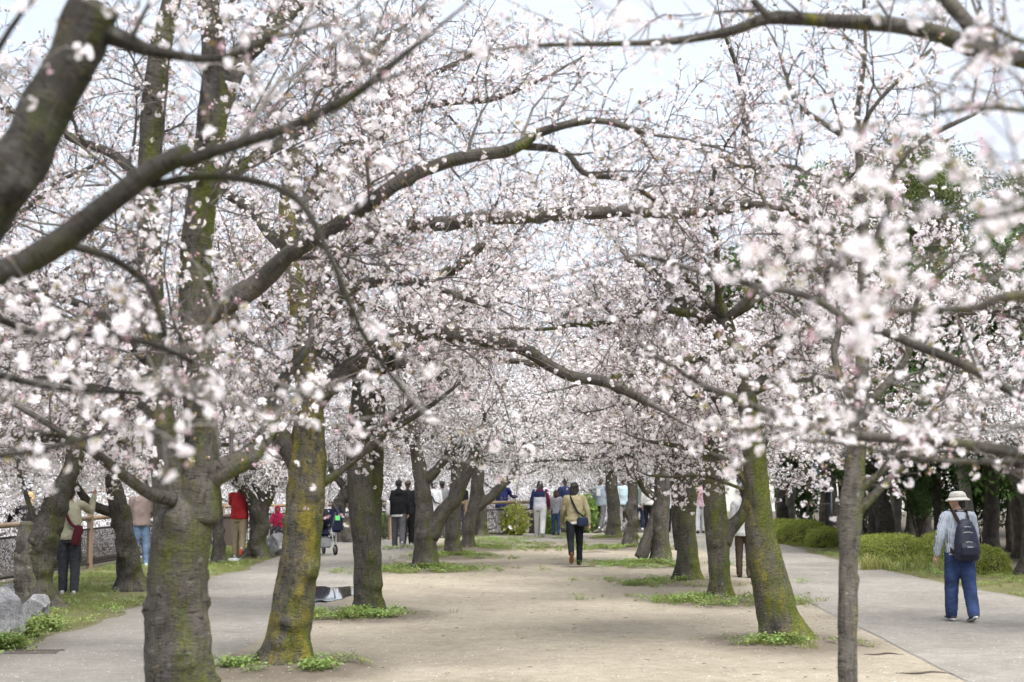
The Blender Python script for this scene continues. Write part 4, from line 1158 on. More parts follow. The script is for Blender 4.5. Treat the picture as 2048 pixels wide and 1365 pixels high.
# trees on the verge by the left fence --------------------------------
t = T((-7.33, 24.7, 0), 120, 'gnarled dark tree with a broken pale hollow stump side, beside the grey rocks', moss=-0.12, lichen=-0.25, bloom='full', tone=.4, group='old cherry trees along the left fence')
P, R = pxp(24.7, (72, 1212, 46), (71, 1150, 42), (75, 1100, 40), (92, 1050, 33), (112, 1005, 27), (130, 965, 23), (148, 920, 20), (150, 860, 15)); P, R = ground_start(P, R)
t.trunk(P, R, [(0.35, 5.4, .14), (0.15, 6.0, .12), (0.9, 4.0, .12), (1.2, 5.5, .06)], sides=34, amp=.13)
tb = Tubes(); Pq, Rq = pxp(24.6, (62, 1215, 30), (58, 1160, 26), (55, 1110, 23), (54, 1072, 20), (57, 1046, 17)); Pq, Rq = resample(Pq, Rq, .03)
tb.add(t.w(Pq), Rq, 30, True, trunk_disp(77, [(.35, 3.6, .08), (.7, 4.6, .06), (.9, 2.8, .05)], .16, False)); so_ = t.part('broken_stump', tb); so_.color = (-.3, -.4, .72, 1)
t.limb(*pxp(24.7, (84, 1080, 8), (60, 1010, 6), (45, 960, 5), (30, 900, 4)), lmax=.9, gap=.2, sides=8)
t.auto(at(150, 880, 24.7), 8, 3.2, .08, (-0.1, .8))
t.finish()
t = T((-6.74, 28.3, 0), 121, 'dark burled trunk on the lawn with a low limb to its left', moss=-0.12, lichen=-0.25, bloom='full', tone=.4, group='old cherry trees along the left fence')
P, R = pxp(28.3, (262, 1176, 30), (258, 1130, 27), (252, 1085, 25), (244, 1040, 22), (234, 1000, 21), (226, 960, 20), (224, 910, 17), (235, 850, 13)); P, R = ground_start(P, R)
t.trunk(P, R, [(0.55, 5.6, .10), (0.8, 4.6, .13), (1.0, 5.3, .11), (1.25, 3.5, .06), (0.25, 0.2, .12)], sides=32, amp=.12)
t.limb(*pxp(28.3, (240, 1030, 13), (205, 1016, 11), (175, 1000, 10), (150, 960, 8), (130, 900, 6)), gap=.25, t0=.5)
t.auto(at(226, 900, 28.3), 8, 3.4, .085, (-0.1, .8))
t.finish()
t = T((-6.75, 36.5, 0), 122, 'thin dark burled trunk half hidden behind the thick nearest trunk', moss=-0.1, lichen=-0.2, bloom='full', tone=.4, group='old cherry trees along the left fence')
P, R = pxp(36.5, (436, 1124, 16), (437, 1080, 13), (434, 1030, 12), (430, 980, 12), (428, 920, 10)); P, R = ground_start(P, R)
t.trunk(P, R, [(0.5, 5.8, .09), (0.8, 0.2, .08)], sides=26, amp=.1)
t.auto(at(428, 930, 36.5), 8, 3.3, .08, (-0.1, .9))
t.finish()
t = T((-6.45, 38.8, 0), 123, 'squat burled tree forking low, right beside the person in the red shirt', moss=0.0, lichen=-0.15, bloom='full', tone=.4, group='old cherry trees along the left fence')
P, R = pxp(38.8, (512, 1112, 26), (516, 1080, 22), (520, 1045, 21), (512, 1015, 17), (492, 985, 13), (470, 960, 11), (445, 930, 8)); P, R = ground_start(P, R)
t.trunk(P, R, [(0.5, 4.3, .13), (0.3, 4.4, .12), (0.75, 5.2, .10), (0.9, 3.5, .09)], sides=30, amp=.12)
t.limb(*pxp(38.8, (522, 1040, 15), (530, 1005, 13), (545, 975, 12), (560, 950, 9), (590, 900, 7)), gap=.25, t0=.6)
t.limb(*pxp(38.8, (526, 1010, 9), (515, 980, 8), (500, 955, 6)), gap=.25, t0=.6)
t.auto(at(480, 960, 38.8), 6, 3.0, .07, (-0.1, .9)); t.auto(at(560, 950, 38.8), 5, 3.0, .07, (-0.1, .9))
t.finish()
t = T((-5.95, 47.5, 0), 124, 'grey leaning tree behind the pushchair, between the lichened and dark trunks', moss=-0.1, lichen=-0.2, bloom='full', tone=.4, group='old cherry trees along the left fence')
P, R = pxp(47.5, (700, 1085, 26), (690, 1060, 20), (675, 1035, 16), (682, 1000, 15), (694, 975, 13), (706, 940, 11), (700, 890, 9)); P, R = ground_start(P, R)
t.trunk(P, R, [(0.3, 4.8, .15), (0.5, 5.6, .12)], sides=28, amp=.12)
t.limb(*pxp(47.5, (690, 1050, 11), (712, 1030, 9), (730, 1000, 8), (735, 950, 6)), gap=.25, t0=.5)
t.auto(at(700, 900, 47.5), 8, 3.4, .08, (-0.1, .9))
t.finish()

# trees standing beside the frame whose crowns reach in
t = T((-7.6, 17.6, 0), 130, 'half-open cherry crown spreading in from the left edge above the rocks', moss=-.1, lichen=-.2, bloom='half', tone=.4, group='old cherry trees along the left fence')
P, R = t.trunk(np.array([(-7.6, 17.6, -.1), (-7.55, 17.6, .9), (-7.4, 17.7, 1.9), (-7.3, 17.7, 2.7)]), [.3, .26, .23, .2])
t.auto(P[-8], 5, 3.6, .09, (0.1, .9), az=(-.7, .9)); t.auto(P[-1], 5, 3.4, .08, (0.5, 1.2), az=(-.9, 1.2))
t.finish()
t = T((8.9, 20.5, 0), 131, 'nearly bare budding cherry crown at the upper right, in front of the green trees', moss=-.1, lichen=-.2, bloom='buds', group='cherry trees beside the right path')
P, R = t.trunk(np.array([(8.9, 20.5, -.1), (8.85, 20.5, .9), (8.7, 20.5, 1.9), (8.6, 20.5, 3.0)]), [.3, .26, .23, .2])
t.auto(P[-8], 5, 3.8, .085, (0.3, 1.0), az=(2.2, 4.0)); t.auto(P[-1], 5, 3.6, .075, (0.5, 1.2), az=(2.0, 4.2))
t.finish()

# ------------------------------------------------------------------ cherry trees behind: three grown once, then copied
def generic_cherry(seed, n1, ln, h, bloom='full'):
    t = Tree('cherry_tree', (0, 0, 0), seed, None, moss=-0.1, lichen=-0.2, bloom=bloom, group=None, far=True)
    rg = t.rg
    P = np.array([(0, 0, -.3), (0.05, 0, .5), (rg.normal(0, .12), rg.normal(0, .1), 1.2), (rg.normal(0, .2), rg.normal(0, .15), h)])
    P, R = t.trunk(P, [.30, .24, .21, .16], [(0.9, 4.7, .1), (1.3, 5.5, .08)], sides=22, step=.07, amp=.1)
    t.auto(P[-3], n1, ln, .09, (-0.05, 0.75), own=False, gap=.26)
    t.auto(P[-1], 4, ln * .85, .07, (0.5, 1.3), own=False, gap=.28)
    return t.finish()
def copy_tree(o, parent=None):
    c = o.copy(); COL.objects.link(c); c.parent = parent
    for ch in o.children:
        copy_tree(ch, c)
    return c
GEN = [generic_cherry(300 + i, 9, 3.4, 2.0 + .2 * i) for i in range(3)]
BACK_TREES = [  # x, y, z, scale, variant, label
    (-13.9, 31.5, -2.9, 1.05, 0, 'white blossoming tree below the fence, behind the person in the cream shirt'),
    (-14.2, 38.5, -3.0, 1.1, 1, 'white blossoming tree below the fence, left of the person in the taupe shirt'),
    (-13.6, 46.5, -2.9, 1.05, 2, 'white blossoming tree behind the fence at the red-shirted person'),
    (-14.0, 54.0, -3.4, 1.2, 0, 'white blossoming tree beyond the fence corner, behind the squat forked tree'),
    (-17.5, 44.0, -3.6, 1.25, 1, 'white blossoming tree farther back at the left edge beyond the fence'),
    (-9.0, 58.0, -2.6, 1.1, 2, 'blossoming tree beyond the far fence behind the pushchair'),
    (-4.6, 60.5, -2.6, 1.1, 1, 'blossoming tree beyond the far fence behind the black-hooded walkers'),
    (-20.0, 58.0, -3.6, 1.3, 2, 'distant blossoming tree at the far left beyond the fence'),
    (-0.2, 59.0, -1.6, 1.05, 0, 'blossoming tree beyond the far fence above the yellow-green bush'),
    (3.2, 60.0, -1.2, 1.05, 2, 'blossoming tree behind the far end of the sandy ground'),
    (-14.0, 72.0, -3.6, 1.35, 1, 'far blossoming tree before the stone wall, left of the avenue'),
    (-6.5, 74.0, -3.6, 1.3, 0, 'far blossoming tree before the stone wall, behind the forked trunk'),
    (1.0, 73.0, -3.6, 1.35, 1, 'far blossoming tree before the stone wall in the middle of the avenue'),
    (9.4, 33.0, 0, 1.05, 1, 'blossoming tree right of the path behind the slender young trunk'),
    (8.6, 43.0, 0, 1.1, 0, 'blossoming tree beside the lamp post on the right of the path'),
    (12.3, 27.5, 0, 1.0, 2, 'blossoming tree at the right edge above the man with the backpack'),
    (7.9, 55.0, 0, 1.15, 2, 'blossoming tree at the far right bend of the path'),
    (6.2, 68.0, 0, 1.2, 0, 'far blossoming tree at the end of the right path'),
]
rgb = np.random.default_rng(5)
used = set()
for (x, y, z, sc, v, lb) in BACK_TREES:
    o = GEN[v] if v not in used else copy_tree(GEN[v])
    used.add(v)
    o.location = (x, y, z); o.scale = (sc, sc, sc); o.rotation_euler = (0, 0, rgb.uniform(0, 6.28))
    tag(o, lb, 'tree', 'blossoming trees in the background')

# ------------------------------------------------------------------ evergreen wood on the right
M['evergreen'] = thin_leaf('evergreen_leaf', (0.035, 0.085, 0.018), (0.11, 0.19, 0.042), 0.3, 0.45, spec=0.4)
M['oakleaf'] = thin_leaf('fresh_leaf', (0.085, 0.125, 0.030), (0.17, 0.195, 0.055), 0.35, 0.5)
M['azalea'] = thin_leaf('azalea_leaf', (0.19, 0.235, 0.045), (0.40, 0.44, 0.11), 0.35, 0.5)
M['darkbark'] = plain('evergreen_bark', (0.085, 0.072, 0.058), var=0.45, vscale=6, bump=0.9, bscale=22)
M['palebark'] = plain('pale_bark', (0.27, 0.25, 0.215), var=0.3, vscale=5, bump=0.8, bscale=26)

def leaf_clump(seed, n, rad, leaf, mat, flat=0.7):
    rg = np.random.default_rng(seed); V, Q = [], []
    for i in range(n):
        p = rg.normal(0, 1, 3); p = nrm(p) * rad * rg.random() ** 0.5; p[2] *= flat
        d = nrm(nrm(p + 1e-6) + rg.normal(0, .6, 3)); s = nrm(np.cross(d, rg.normal(0, .4, 3) + np.array([0, 0, 1]))); l_ = leaf * rg.uniform(.6, 1.3)
        k = len(V); V += [p, p + d * l_ * .5 + s * l_ * .24, p + d * l_, p + d * l_ * .5 - s * l_ * .24]; Q.append([k, k + 1, k + 2, k + 3])
    return bpy.data.objects.new('leaf_clump', mesh_arrays('leaf_clump', np.array(V), [np.array(Q)], [mat], smooth=False))
NG_EVER = scatter_group('evergreen_scatter', [leaf_clump(1, 46, .34, .13, M['evergreen']), leaf_clump(2, 40, .30, .15, M['evergreen']), leaf_clump(3, 34, .4, .12, M['evergreen'], .5)])
NG_FRESH = scatter_group('fresh_scatter', [leaf_clump(4, 36, .30, .11, M['oakleaf']), leaf_clump(5, 30, .34, .12, M['oakleaf'])])
NG_AZA = scatter_group('azalea_scatter', [leaf_clump(6, 26, .065, .032, M['azalea'], 1.0), leaf_clump(7, 22, .06, .028, M['azalea'], 1.0)])

def crown_points(rg, blobs, dens):
    P = []
    for (c, r) in blobs:
        n = int(dens * r[0] * r[1] * r[2] ** 0.5 * 4)
        q = nrm(rg.normal(0, 1, (n, 3))) * (rg.random((n, 1)) ** 0.35)
        P.append(np.array(c) + q * np.array(r))
    P = np.vstack(P)
    keep = vnoise(P, 0.9, 3) > -0.45
    return P[keep]
def evergreen(x, y, h, tr, label, bark='darkbark', lean=0.0, crown=None, ng=NG_EVER, seed=0, low=2.4, fork=False, dens=26, name='evergreen_tree'):
    rg = np.random.default_rng(900 + seed); kz = max(1, h / 8.5)
    root = empty(name, (x, y, 0)); tag(root, label, 'tree', 'trees of the wood on the right')
    tb = Tubes()
    P = np.array([(0, 0, -.15), (lean * .15, 0, .5), (lean * .5 + rg.normal(0, .05), 0, 1.8), (lean + rg.normal(0, .1), rg.normal(0, .1), 3.4), (lean * 1.4, 0, h * .75)])
    P, R = resample(P, [tr * 1.1, tr, tr * .88, tr * .75, tr * .35], .09)
    tb.add(P, R, 18, True, trunk_disp(seed, [(0.8, 4.5, tr * .4)] if seed % 2 else (), .09))
    obj('trunk', tb.mesh('trunk', [M[bark]]), root)
    lb_ = Tubes()
    blobs = []
    for i in range(7):
        a = i * 2.4 + rg.uniform(0, 1); e = rg.uniform(.1, .8); z0 = rg.uniform(low, h * .6); ln = rg.uniform(1.2, 2.2) * kz
        p0 = np.array([lean * min(1, z0 / 3.4), 0, z0]); d = np.array([math.cos(a) * math.cos(e), math.sin(a) * math.cos(e), math.sin(e)])
        p2 = p0 + d * ln
        lb_.add(np.array([p0, p0 + d * ln * .5 + rg.normal(0, .08, 3), p2]), [tr * .3, tr * .2, tr * .08], 6)
        blobs.append((p2, np.array([1.0, 1.0, .7]) * rg.uniform(.8, 1.25) * kz))
    blobs.append(((lean * 1.4, 0, h * .8), (1.6 * kz, 1.6 * kz, 1.4 * kz)))
    blobs.append(((lean * 1.2, 0, h * .62), (1.5 * kz, 1.5 * kz, 1.0 * kz)))
    obj('branches', lb_.mesh('branches', [M[bark]]), root)['kind'] = 'stuff'
    P = crown_points(rg, blobs, dens); n = len(P)
    rot = np.stack([rg.normal(0, .5, n), rg.normal(0, .5, n), rg.uniform(0, 6.28, n)], 1)
    nv = 3 if ng is NG_EVER else 2
    scatter_obj('crown', points_mesh('crown', P, rot, rg.uniform(.7, 1.25, n), rg.integers(0, nv, n)), ng, root)
    return root
EV = [(1573, 55, 7.5, .28, 'pale smooth trunk of an evergreen behind the far end of the hedge', 'palebark', .1, 2.6),
      (1555, 60, 7, .16, 'thin pale trunk left of the thick pale one, far right', 'palebark', -.1, 2.8),
      (1608, 62, 7, .30, 'broad dark trunk between the pale trunk and the lamp post', 'darkbark', 0, 2.2),
      (1638, 52, 6.5, .15, 'dark crooked trunk directly left of the lamp post', 'darkbark', .25, 2.6),
      (1682, 54, 7, .22, 'reddish dark trunk just right of the lamp post', 'darkbark', .1, 2.6),
      (1740, 47, 7, .22, 'dark rough trunk right of the slender young trunk', 'darkbark', .2, 2.5),
      (1783, 45, 8, .24, 'straight pale grey trunk behind the clipped mound hedge', 'palebark', 0, 3.2),
      (1815, 52, 7, .18, 'dark trunk just right of the straight pale trunk', 'darkbark', 0, 2.3),
      (1845, 50, 7, .2, 'slim dark trunk left of the man with the backpack, leafy low boughs', 'darkbark', 0, 1.9),
      (1868, 44, 6.5, .16, 'very dark trunk close to the shoulder of the man with the backpack', 'darkbark', .05, 1.9),
      (1940, 40, 7, .2, 'grey-green slanting trunk behind the hat of the man', 'palebark', -.5, 2.6),
      (1972, 41, 7.5, .26, 'thick black trunk right of the man with the backpack', 'darkbark', 0, 2.1),
      (2012, 42, 7, .15, 'bent brown trunk near the right edge', 'darkbark', -.15, 2.4),
      (2028, 39, 7.5, .2, 'tall mottled trunk at the right edge', 'darkbark', .1, 2.4),
      (2085, 37, 7.5, .2, 'evergreen at the right edge with its trunk out of frame', 'darkbark', 0, 2.0)]
for i, (px_, Y, h, tr, lb, bk, ln, low) in enumerate(EV):
    x = (px_ - 1080) * Y / FPX
    evergreen(x, Y, h, tr * .72, lb, bk, ln, seed=i, low=low - .35, dens=26)
for i, (x, y, h, lb) in enumerate([(12.0, 54, 13.0, 'yellow-green leafing tree rising above the wood at right'), (15.2, 50, 11.5, 'fresh green tree at the upper right behind blossom'), (10.6, 62, 13.5, 'tall green tree behind the wood, left of the yellow-green one')]):
    evergreen(x, y, h, .25, lb, 'darkbark', 0, ng=NG_FRESH if i < 2 else NG_EVER, seed=40 + i, low=3.5, dens=30, name='leafing_tree')

# ------------------------------------------------------------------ clipped azalea hedges on the right
M['hedgewood'] = plain('hedge_inside', (0.045, 0.040, 0.022), var=0.4, vscale=9)
def hedge(px_, base_y, w, dpt, h, label, seed, lumps=3, ang=0.0):
    g = gnd(px_, base_y)
    root = empty('clipped_hedge', (g[0], g[1] + dpt * .4, 0), ang); tag(root, label, 'hedge', 'clipped azalea hedges along the right path')
    rg = np.random.default_rng(700 + seed)
    nu, nv = 40, 16
    u = np.linspace(0, 2 * math.pi, nu, endpoint=False); v = np.linspace(-.08, math.pi / 2, nv)
    U, Vv = np.meshgrid(u, v); U, Vv = U.ravel(), Vv.ravel()
    ex = 0.62
    cx = np.sign(np.cos(U)) * np.abs(np.cos(U)) ** ex; cy = np.sign(np.sin(U)) * np.abs(np.sin(U)) ** ex
    rr = np.cos(np.clip(Vv, 0, 9)) ** 0.55 * (1 + 0.10 * np.minimum(Vv, 0) * 5)
    P = np.stack([cx * rr * w / 2, cy * rr * dpt / 2, np.sin(np.clip(Vv, 0, 9)) ** .8 * h + np.minimum(Vv, 0)], 1)
    P = P + P / (np.linalg.norm(P, axis=1, keepdims=True) + .01) * (0.10 * fbm(P + seed * 3, 1.6, 2, seed)[:, None] + 0.03 * fbm(P, 7, 2, seed)[:, None]) * min(1, h * 1.4)
    i = (np.arange(nv - 1)[:, None] * nu + np.arange(nu)[None]).ravel(); j = (np.arange(nv - 1)[:, None] * nu + (np.arange(nu)[None] + 1) % nu).ravel()
    F = np.stack([i, j, j + nu, i + nu], 1)
    obj('inner_branches', mesh_arrays('inner_branches', P * .96, [F], [M['hedgewood']]), root)
    # leaves on the surface
    A = P[F]; ar = np.linalg.norm(np.cross(A[:, 1] - A[:, 0], A[:, 3] - A[:, 0]), axis=1)
    n = int(ar.sum() * 520)
    f = rg.choice(len(F), n, p=ar / ar.sum()); s_, t_ = rg.random((2, n, 1))
    Q = (A[f, 0] * (1 - s_) + A[f, 1] * s_) * (1 - t_) + (A[f, 3] * (1 - s_) + A[f, 2] * s_) * t_
    Q = Q + rg.normal(0, .018, Q.shape); Q[:, 2] = np.maximum(Q[:, 2], .02)
    scatter_obj('foliage', points_mesh('foliage', Q, rg.uniform(0, 6.28, (n, 3)), rg.uniform(.7, 1.3, n), rg.integers(0, 2, n)), NG_AZA, root)
hedge(1575, 1076, 1.3, 1.5, .44, 'far clipped hedge mound beside the pale trunk', 1)
hedge(1608, 1090, 1.45, 1.5, .56, 'clipped hedge mound with a rounded front, before the lamp post', 2)
hedge(1662, 1096, 1.05, 1.2, .42, 'low rounded hedge mound left of the slender young trunk', 3)
hedge(1792, 1124, 1.6, 1.5, .54, 'long clipped hedge mound right of the slender trunk, strap leaves before it', 4)
hedge(1882, 1126, .75, 1.1, .50, 'hedge end behind the left arm of the man with the backpack', 5)
hedge(1980, 1150, .82, .85, .46, 'small round hedge at the right hand of the man with the backpack', 6)
g0 = gnd(1800, 1140)
rg = np.random.default_rng(8)
P = np.stack([g0[0] + rg.uniform(-1.0, .75, 26), g0[1] + rg.uniform(-.35, .25, 26), np.zeros(26)], 1)
o = scatter_obj('strap_leaf_plants', points_mesh('strap_leaf_plants', P, np.stack([rg.normal(0, .1, 26), rg.normal(0, .1, 26), rg.uniform(0, 6, 26)], 1), rg.uniform(.55, .9, 26), np.full(26, 4)), NG_PLANT)
tag(o, 'bed of pale strap-shaped leaves in front of the long hedge mound', 'plants')
P2 = np.stack([gnd(1560, 1088)[0] + rg.uniform(-.2, .5, 14), gnd(1560, 1088)[1] + rg.uniform(-.3, .3, 14), np.zeros(14)], 1)
o = scatter_obj('strap_leaf_plants', points_mesh('strap_leaf_plants', P2, np.stack([rg.normal(0, .1, 14), rg.normal(0, .1, 14), rg.uniform(0, 6, 14)], 1), rg.uniform(.5, .8, 14), np.full(14, 4)), NG_PLANT)
tag(o, 'few strap-shaped leaves at the foot of the far hedge', 'plants')

# dark evergreen bushes among the trunks
NG_LOW = scatter_group('low_evergreen_scatter', [leaf_clump(21, 30, .2, .10, M['evergreen']), leaf_clump(22, 26, .18, .11, M['evergreen'])])
def bush(px_, Y, w, h, label, seed, n=90, z=0.0):
    rg = np.random.default_rng(seed); x = (px_ - 1080) * Y / FPX
    root = empty('evergreen_bush', (x, Y, 0)); tag(root, label, 'bush', 'evergreen bushes in the wood')
    tb = Tubes()
    for i in range(6):
        a = rg.uniform(0, 6.28); d = np.array([math.cos(a) * .3 * w, math.sin(a) * .3 * w, h * rg.uniform(.6, .95)])
        tb.add(np.array([[0, 0, -.05], d * .5 + rg.normal(0, .04, 3), d]), [.022, .015, .006], 5)
    obj('stem', tb.mesh('stem', [M['darkbark']]), root)
    P = nrm(rg.normal(0, 1, (n, 3))) * rg.random((n, 1)) ** .4 * np.array([w / 2, w / 2.4, h * .42]) + np.array([0, 0, h * .58])
    P = P[vnoise(P, 2.0, seed) > -.4]; n = len(P)
    scatter_obj('foliage', points_mesh('foliage', P, rg.uniform(0, 6.28, (n, 3)), rg.uniform(.7, 1.3, n), rg.integers(0, 2, n)), NG_LOW, root)
bush(1600, 58, 1.7, 2.4, 'leafy dark bush beside the broad dark trunk', 1, 130)
bush(1725, 52, 1.6, 2.2, 'leafy bush behind the slender young trunk', 2, 120)
bush(1830, 49, 1.9, 2.5, 'tall leafy bush right of the straight pale trunk', 3, 150)
bush(1905, 46, 1.5, 2.5, 'leafy evergreen bush left of the sun hat', 4, 130)
bush(1955, 44, 1.4, 2.3, 'leafy evergreen bush right of the sun hat', 5, 120)
bush(2040, 43, 1.5, 2.2, 'leafy evergreen bush at the right edge of the wood', 6, 120)

# shrubs at the far end
M['yshrub'] = thin_leaf('yellow_green_leaf', (0.34, 0.40, 0.08), (0.55, 0.55, 0.18), 0.45, 0.5)
M['gshrub'] = thin_leaf('bright_green_leaf', (0.16, 0.27, 0.06), (0.34, 0.45, 0.14), 0.4, 0.5)
NG_Y = scatter_group('yellow_shrub_scatter', [leaf_clump(8, 14, .12, .15, M['yshrub']), leaf_clump(9, 12, .11, .13, M['yshrub'])])
NG_G = scatter_group('green_shrub_scatter', [leaf_clump(10, 18, .14, .12, M['gshrub']), leaf_clump(12, 16, .12, .10, M['gshrub'])])
M['stem'] = plain('green_stem', (0.10, 0.09, 0.05))
def shrub(px_, base_y, w, h, label, ng, seed, n=150):
    g = gnd(px_, base_y); rg = np.random.default_rng(seed)
    root = empty('shrub', (g[0], g[1], 0)); tag(root, label, 'shrub', 'shrubs at the far end of the avenue')
    tb = Tubes()
    for i in range(9):
        a = rg.uniform(0, 6.28); d = np.array([math.cos(a) * .4 * w, math.sin(a) * .3 * w, h * rg.uniform(.5, .9)])
        tb.add(np.array([[0, 0, -.05], d * .5 + rg.normal(0, .04, 3), d]), [.014, .01, .005], 5)
    obj('stem', tb.mesh('stem', [M['stem']]), root)
    q = nrm(rg.normal(0, 1, (n, 3))) * rg.random((n, 1)) ** .4
    P = q * np.array([w / 2, w / 2.4, h * .48]) + np.array([0, 0, h * .52])
    P = P[vnoise(P, 4.0, seed) > -.5]; n = len(P)
    scatter_obj('foliage', points_mesh('foliage', P, rg.uniform(0, 6.28, (n, 3)), rg.uniform(.7, 1.2, n), rg.integers(0, 2, n)), ng, root)
shrub(1030, 1073, .85, .95, 'yellow-green large-leaved bush before the far fence', NG_Y, 1, 170)
shrub(1103, 1070, .7, .95, 'bright green bush between the woman and the girl', NG_G, 2, 150)
shrub(1172, 1066, .9, 1.15, 'bright green bush right of the walking man, by the far people', NG_G, 3, 200)
shrub(1150, 1062, .8, .9, 'green bush behind the walking man', NG_G, 4, 150)
shrub(770, 1078, .7, .75, 'thin grey-green bush left of the black-hooded walkers', NG_G, 5, 60)
# clumps by the rocks
for i, (px_, py_, w, h, lb) in enumerate([(4, 1300, .34, .14, 'leafy green weed clump in front of the large rock'), (46, 1274, .16, .12, 'leafy green weed clump between the two rocks'), (84, 1262, .22, .12, 'small weed clump at the right foot of the smaller rock')]):
    g = gnd(px_, py_); rg = np.random.default_rng(60 + i); n = 60
    P = np.stack([g[0] + rg.normal(0, w / 3, n), g[1] + rg.normal(0, w / 4, n), rg.uniform(0, h * .6, n)], 1)
    o = scatter_obj('weed_clump', points_mesh('weed_clump', P, np.stack([rg.normal(0, .3, n), rg.normal(0, .3, n), rg.uniform(0, 6, n)], 1), rg.uniform(.8, 1.5, n), rg.integers(2, 4, n)), NG_PLANT)
    tag(o, lb, 'weeds')

# ------------------------------------------------------------------ fence
M['rail'] = plain('brown_handrail', (0.27, 0.20, 0.135), rough=.5, var=.12, vscale=3)
M['slat'] = plain('dark_brown_metal', (0.040, 0.032, 0.028), rough=.5)
def box_mesh(name, sx, sy, sz, mat, bev=0.0, seg=2):
    bm = bmesh.new(); bmesh.ops.create_cube(bm, size=1)
    bmesh.ops.scale(bm, vec=(sx, sy, sz), verts=bm.verts)
    if bev: bmesh.ops.bevel(bm, geom=bm.edges, offset=bev, segments=seg, affect='EDGES')
    me = bpy.data.meshes.new(name); bm.to_mesh(me); bm.free(); me.materials.append(mat)
    return me
def cyl_mesh(name, r, ln, mat, sides=16, axis='X', r2=None, bev=0.0):
    bm = bmesh.new(); bmesh.ops.create_cone(bm, cap_ends=True, segments=sides, radius1=r, radius2=r if r2 is None else r2, depth=ln)
    if bev: bmesh.ops.bevel(bm, geom=[e for e in bm.edges if abs((e.verts[0].co - e.verts[1].co).z) < 1e-6], offset=bev, segments=2, affect='EDGES')
    if axis == 'X': bmesh.ops.rotate(bm, matrix=Matrix.Rotation(math.pi / 2, 3, 'Y'), verts=bm.verts)
    me = bpy.data.meshes.new(name); bm.to_mesh(me); bm.free(); me.materials.append(mat)
    for p in me.polygons: p.use_smooth = True
    return me
POST = box_mesh('post', .11, .11, 1.12, M['rail'], .012)
SLAT = box_mesh('slat', .018, .006, .70, M['slat'])
n_slat_obj = 0
def fence_run(A, B, label, detail=True):
    A, B = np.array(A, float), np.array(B, float); d = B - A; L = np.hypot(*d); ang = math.atan2(d[1], d[0])
    root = empty('park_fence', (A[0], A[1], 0), ang); tag(root, label, 'fence', 'brown slatted fence panels round the park edge')
    p = obj('post', POST, root); p.location = (0, 0, .55)
    o = obj('handrail', cyl_mesh('handrail', .048, L - .12, M['rail']), root); o.location = (L / 2, 0, 1.02)
    o = obj('top_bar', box_mesh('top_bar', L - .12, .045, .04, M['slat'], .004), root); o.location = (L / 2, 0, .80)
    o = obj('bottom_bar', box_mesh('bottom_bar', L - .12, .045, .04, M['slat'], .004), root); o.location = (L / 2, 0, .10)
    n = int(L / .055)
    if detail:
        for i in range(n):
            s_ = obj('slat', SLAT, root); s_.location = (.06 + (i + .5) * (L - .12) / n, 0, .45)
    else:
        V, F = [], []
        bm = bmesh.new()
        for i in range(n):
            bmesh.ops.create_cube(bm, size=1, matrix=Matrix.Translation((.06 + (i + .5) * (L - .12) / n, 0, .45)) @ Matrix.Diagonal((.018, .006, .70, 1)))
        me = bpy.data.meshes.new('slats'); bm.to_mesh(me); bm.free(); me.materials.append(M['slat'])
        obj('slats', me, root)['kind'] = 'stuff'
runs = []
P0 = np.array((-9.62, 22.0)); fl = [(-9.62, 23.4), (-9.55, 26.2), (-9.48, 29.0), (-9.32, 31.7), (-9.12, 34.5), (-8.98, 37.3), (-8.82, 40.0), (-8.66, 42.8), (-8.5, 45.6), (-6.4, 47.3), (-4.3, 48.9), (-2.2, 50.6), (-0.1, 52.2)]
FL = ['brown slatted fence panel at the left edge nearest the rocks', 'brown slatted fence panel behind the large rock at the left edge', 'brown slatted fence panel behind the hollow gnarled tree',
      'brown slatted fence panel left of the tan post by the cream-shirted person', 'brown slatted fence panel between the cream-shirted and taupe-shirted persons', 'brown slatted fence panel behind the person in the taupe shirt',
      'brown slatted fence panel hidden mostly by the nearest trunk', 'brown slatted fence panel left of the dark bin', 'brown slatted fence panel behind the red-shirted person',
      'far fence panel behind the child in pink', 'far fence panel behind the pushchair', 'far fence panel behind the black-hooded walkers', 'far fence panel left of the yellow-green bush', ]
for i in range(len(fl) - 1):
    fence_run(fl[i], fl[i + 1], FL[i], detail=(i in (0, 1, 2, 3, 4, 11)))

# ------------------------------------------------------------------ rocks
M['rock'] = ground_material('grey_rock', [(0.16, 0.16, 0.165), (0.30, 0.30, 0.305), (0.50, 0.50, 0.505)], 30, bump=.9, scale=7.0)
def rock(loc, dim, label, seed, rz=0.0, name='rock'):
    bm = bmesh.new(); bmesh.ops.create_icosphere(bm, subdivisions=5, radius=1)
    V = np.array([v.co[:] for v in bm.verts])
    rg = np.random.default_rng(seed)
    # cut facets
    for k in range(34):
        n_ = nrm(rg.normal(0, 1, 3)); dd = rg.uniform(.58, .80)
        h = V @ n_; V = V - np.maximum(h - dd, 0)[:, None] * n_
    V = V + V * (.05 * fbm(V + seed, 2.5, 4, seed)[:, None]) 
    V = V * np.array(dim) / (V.max(0) - V.min(0)); V[:, 2] -= V[:, 2].min() + .12 * dim[2]
    for v, c in zip(bm.verts, V): v.co = c
    me = bpy.data.meshes.new(name); bm.to_mesh(me); bm.free(); me.materials.append(M['rock'])
    for p in me.polygons: p.use_smooth = False
    o = obj(name, me); o.location = loc; o.rotation_euler = (0, 0, rz)
    tag(o, label, 'rock', 'rocks on the verge')
g = gnd(-18, 1285); rock((g[0], g[1] + .3, 0), (.62, .6, .70), 'large pale grey rock at the lower left edge', 3, .4)
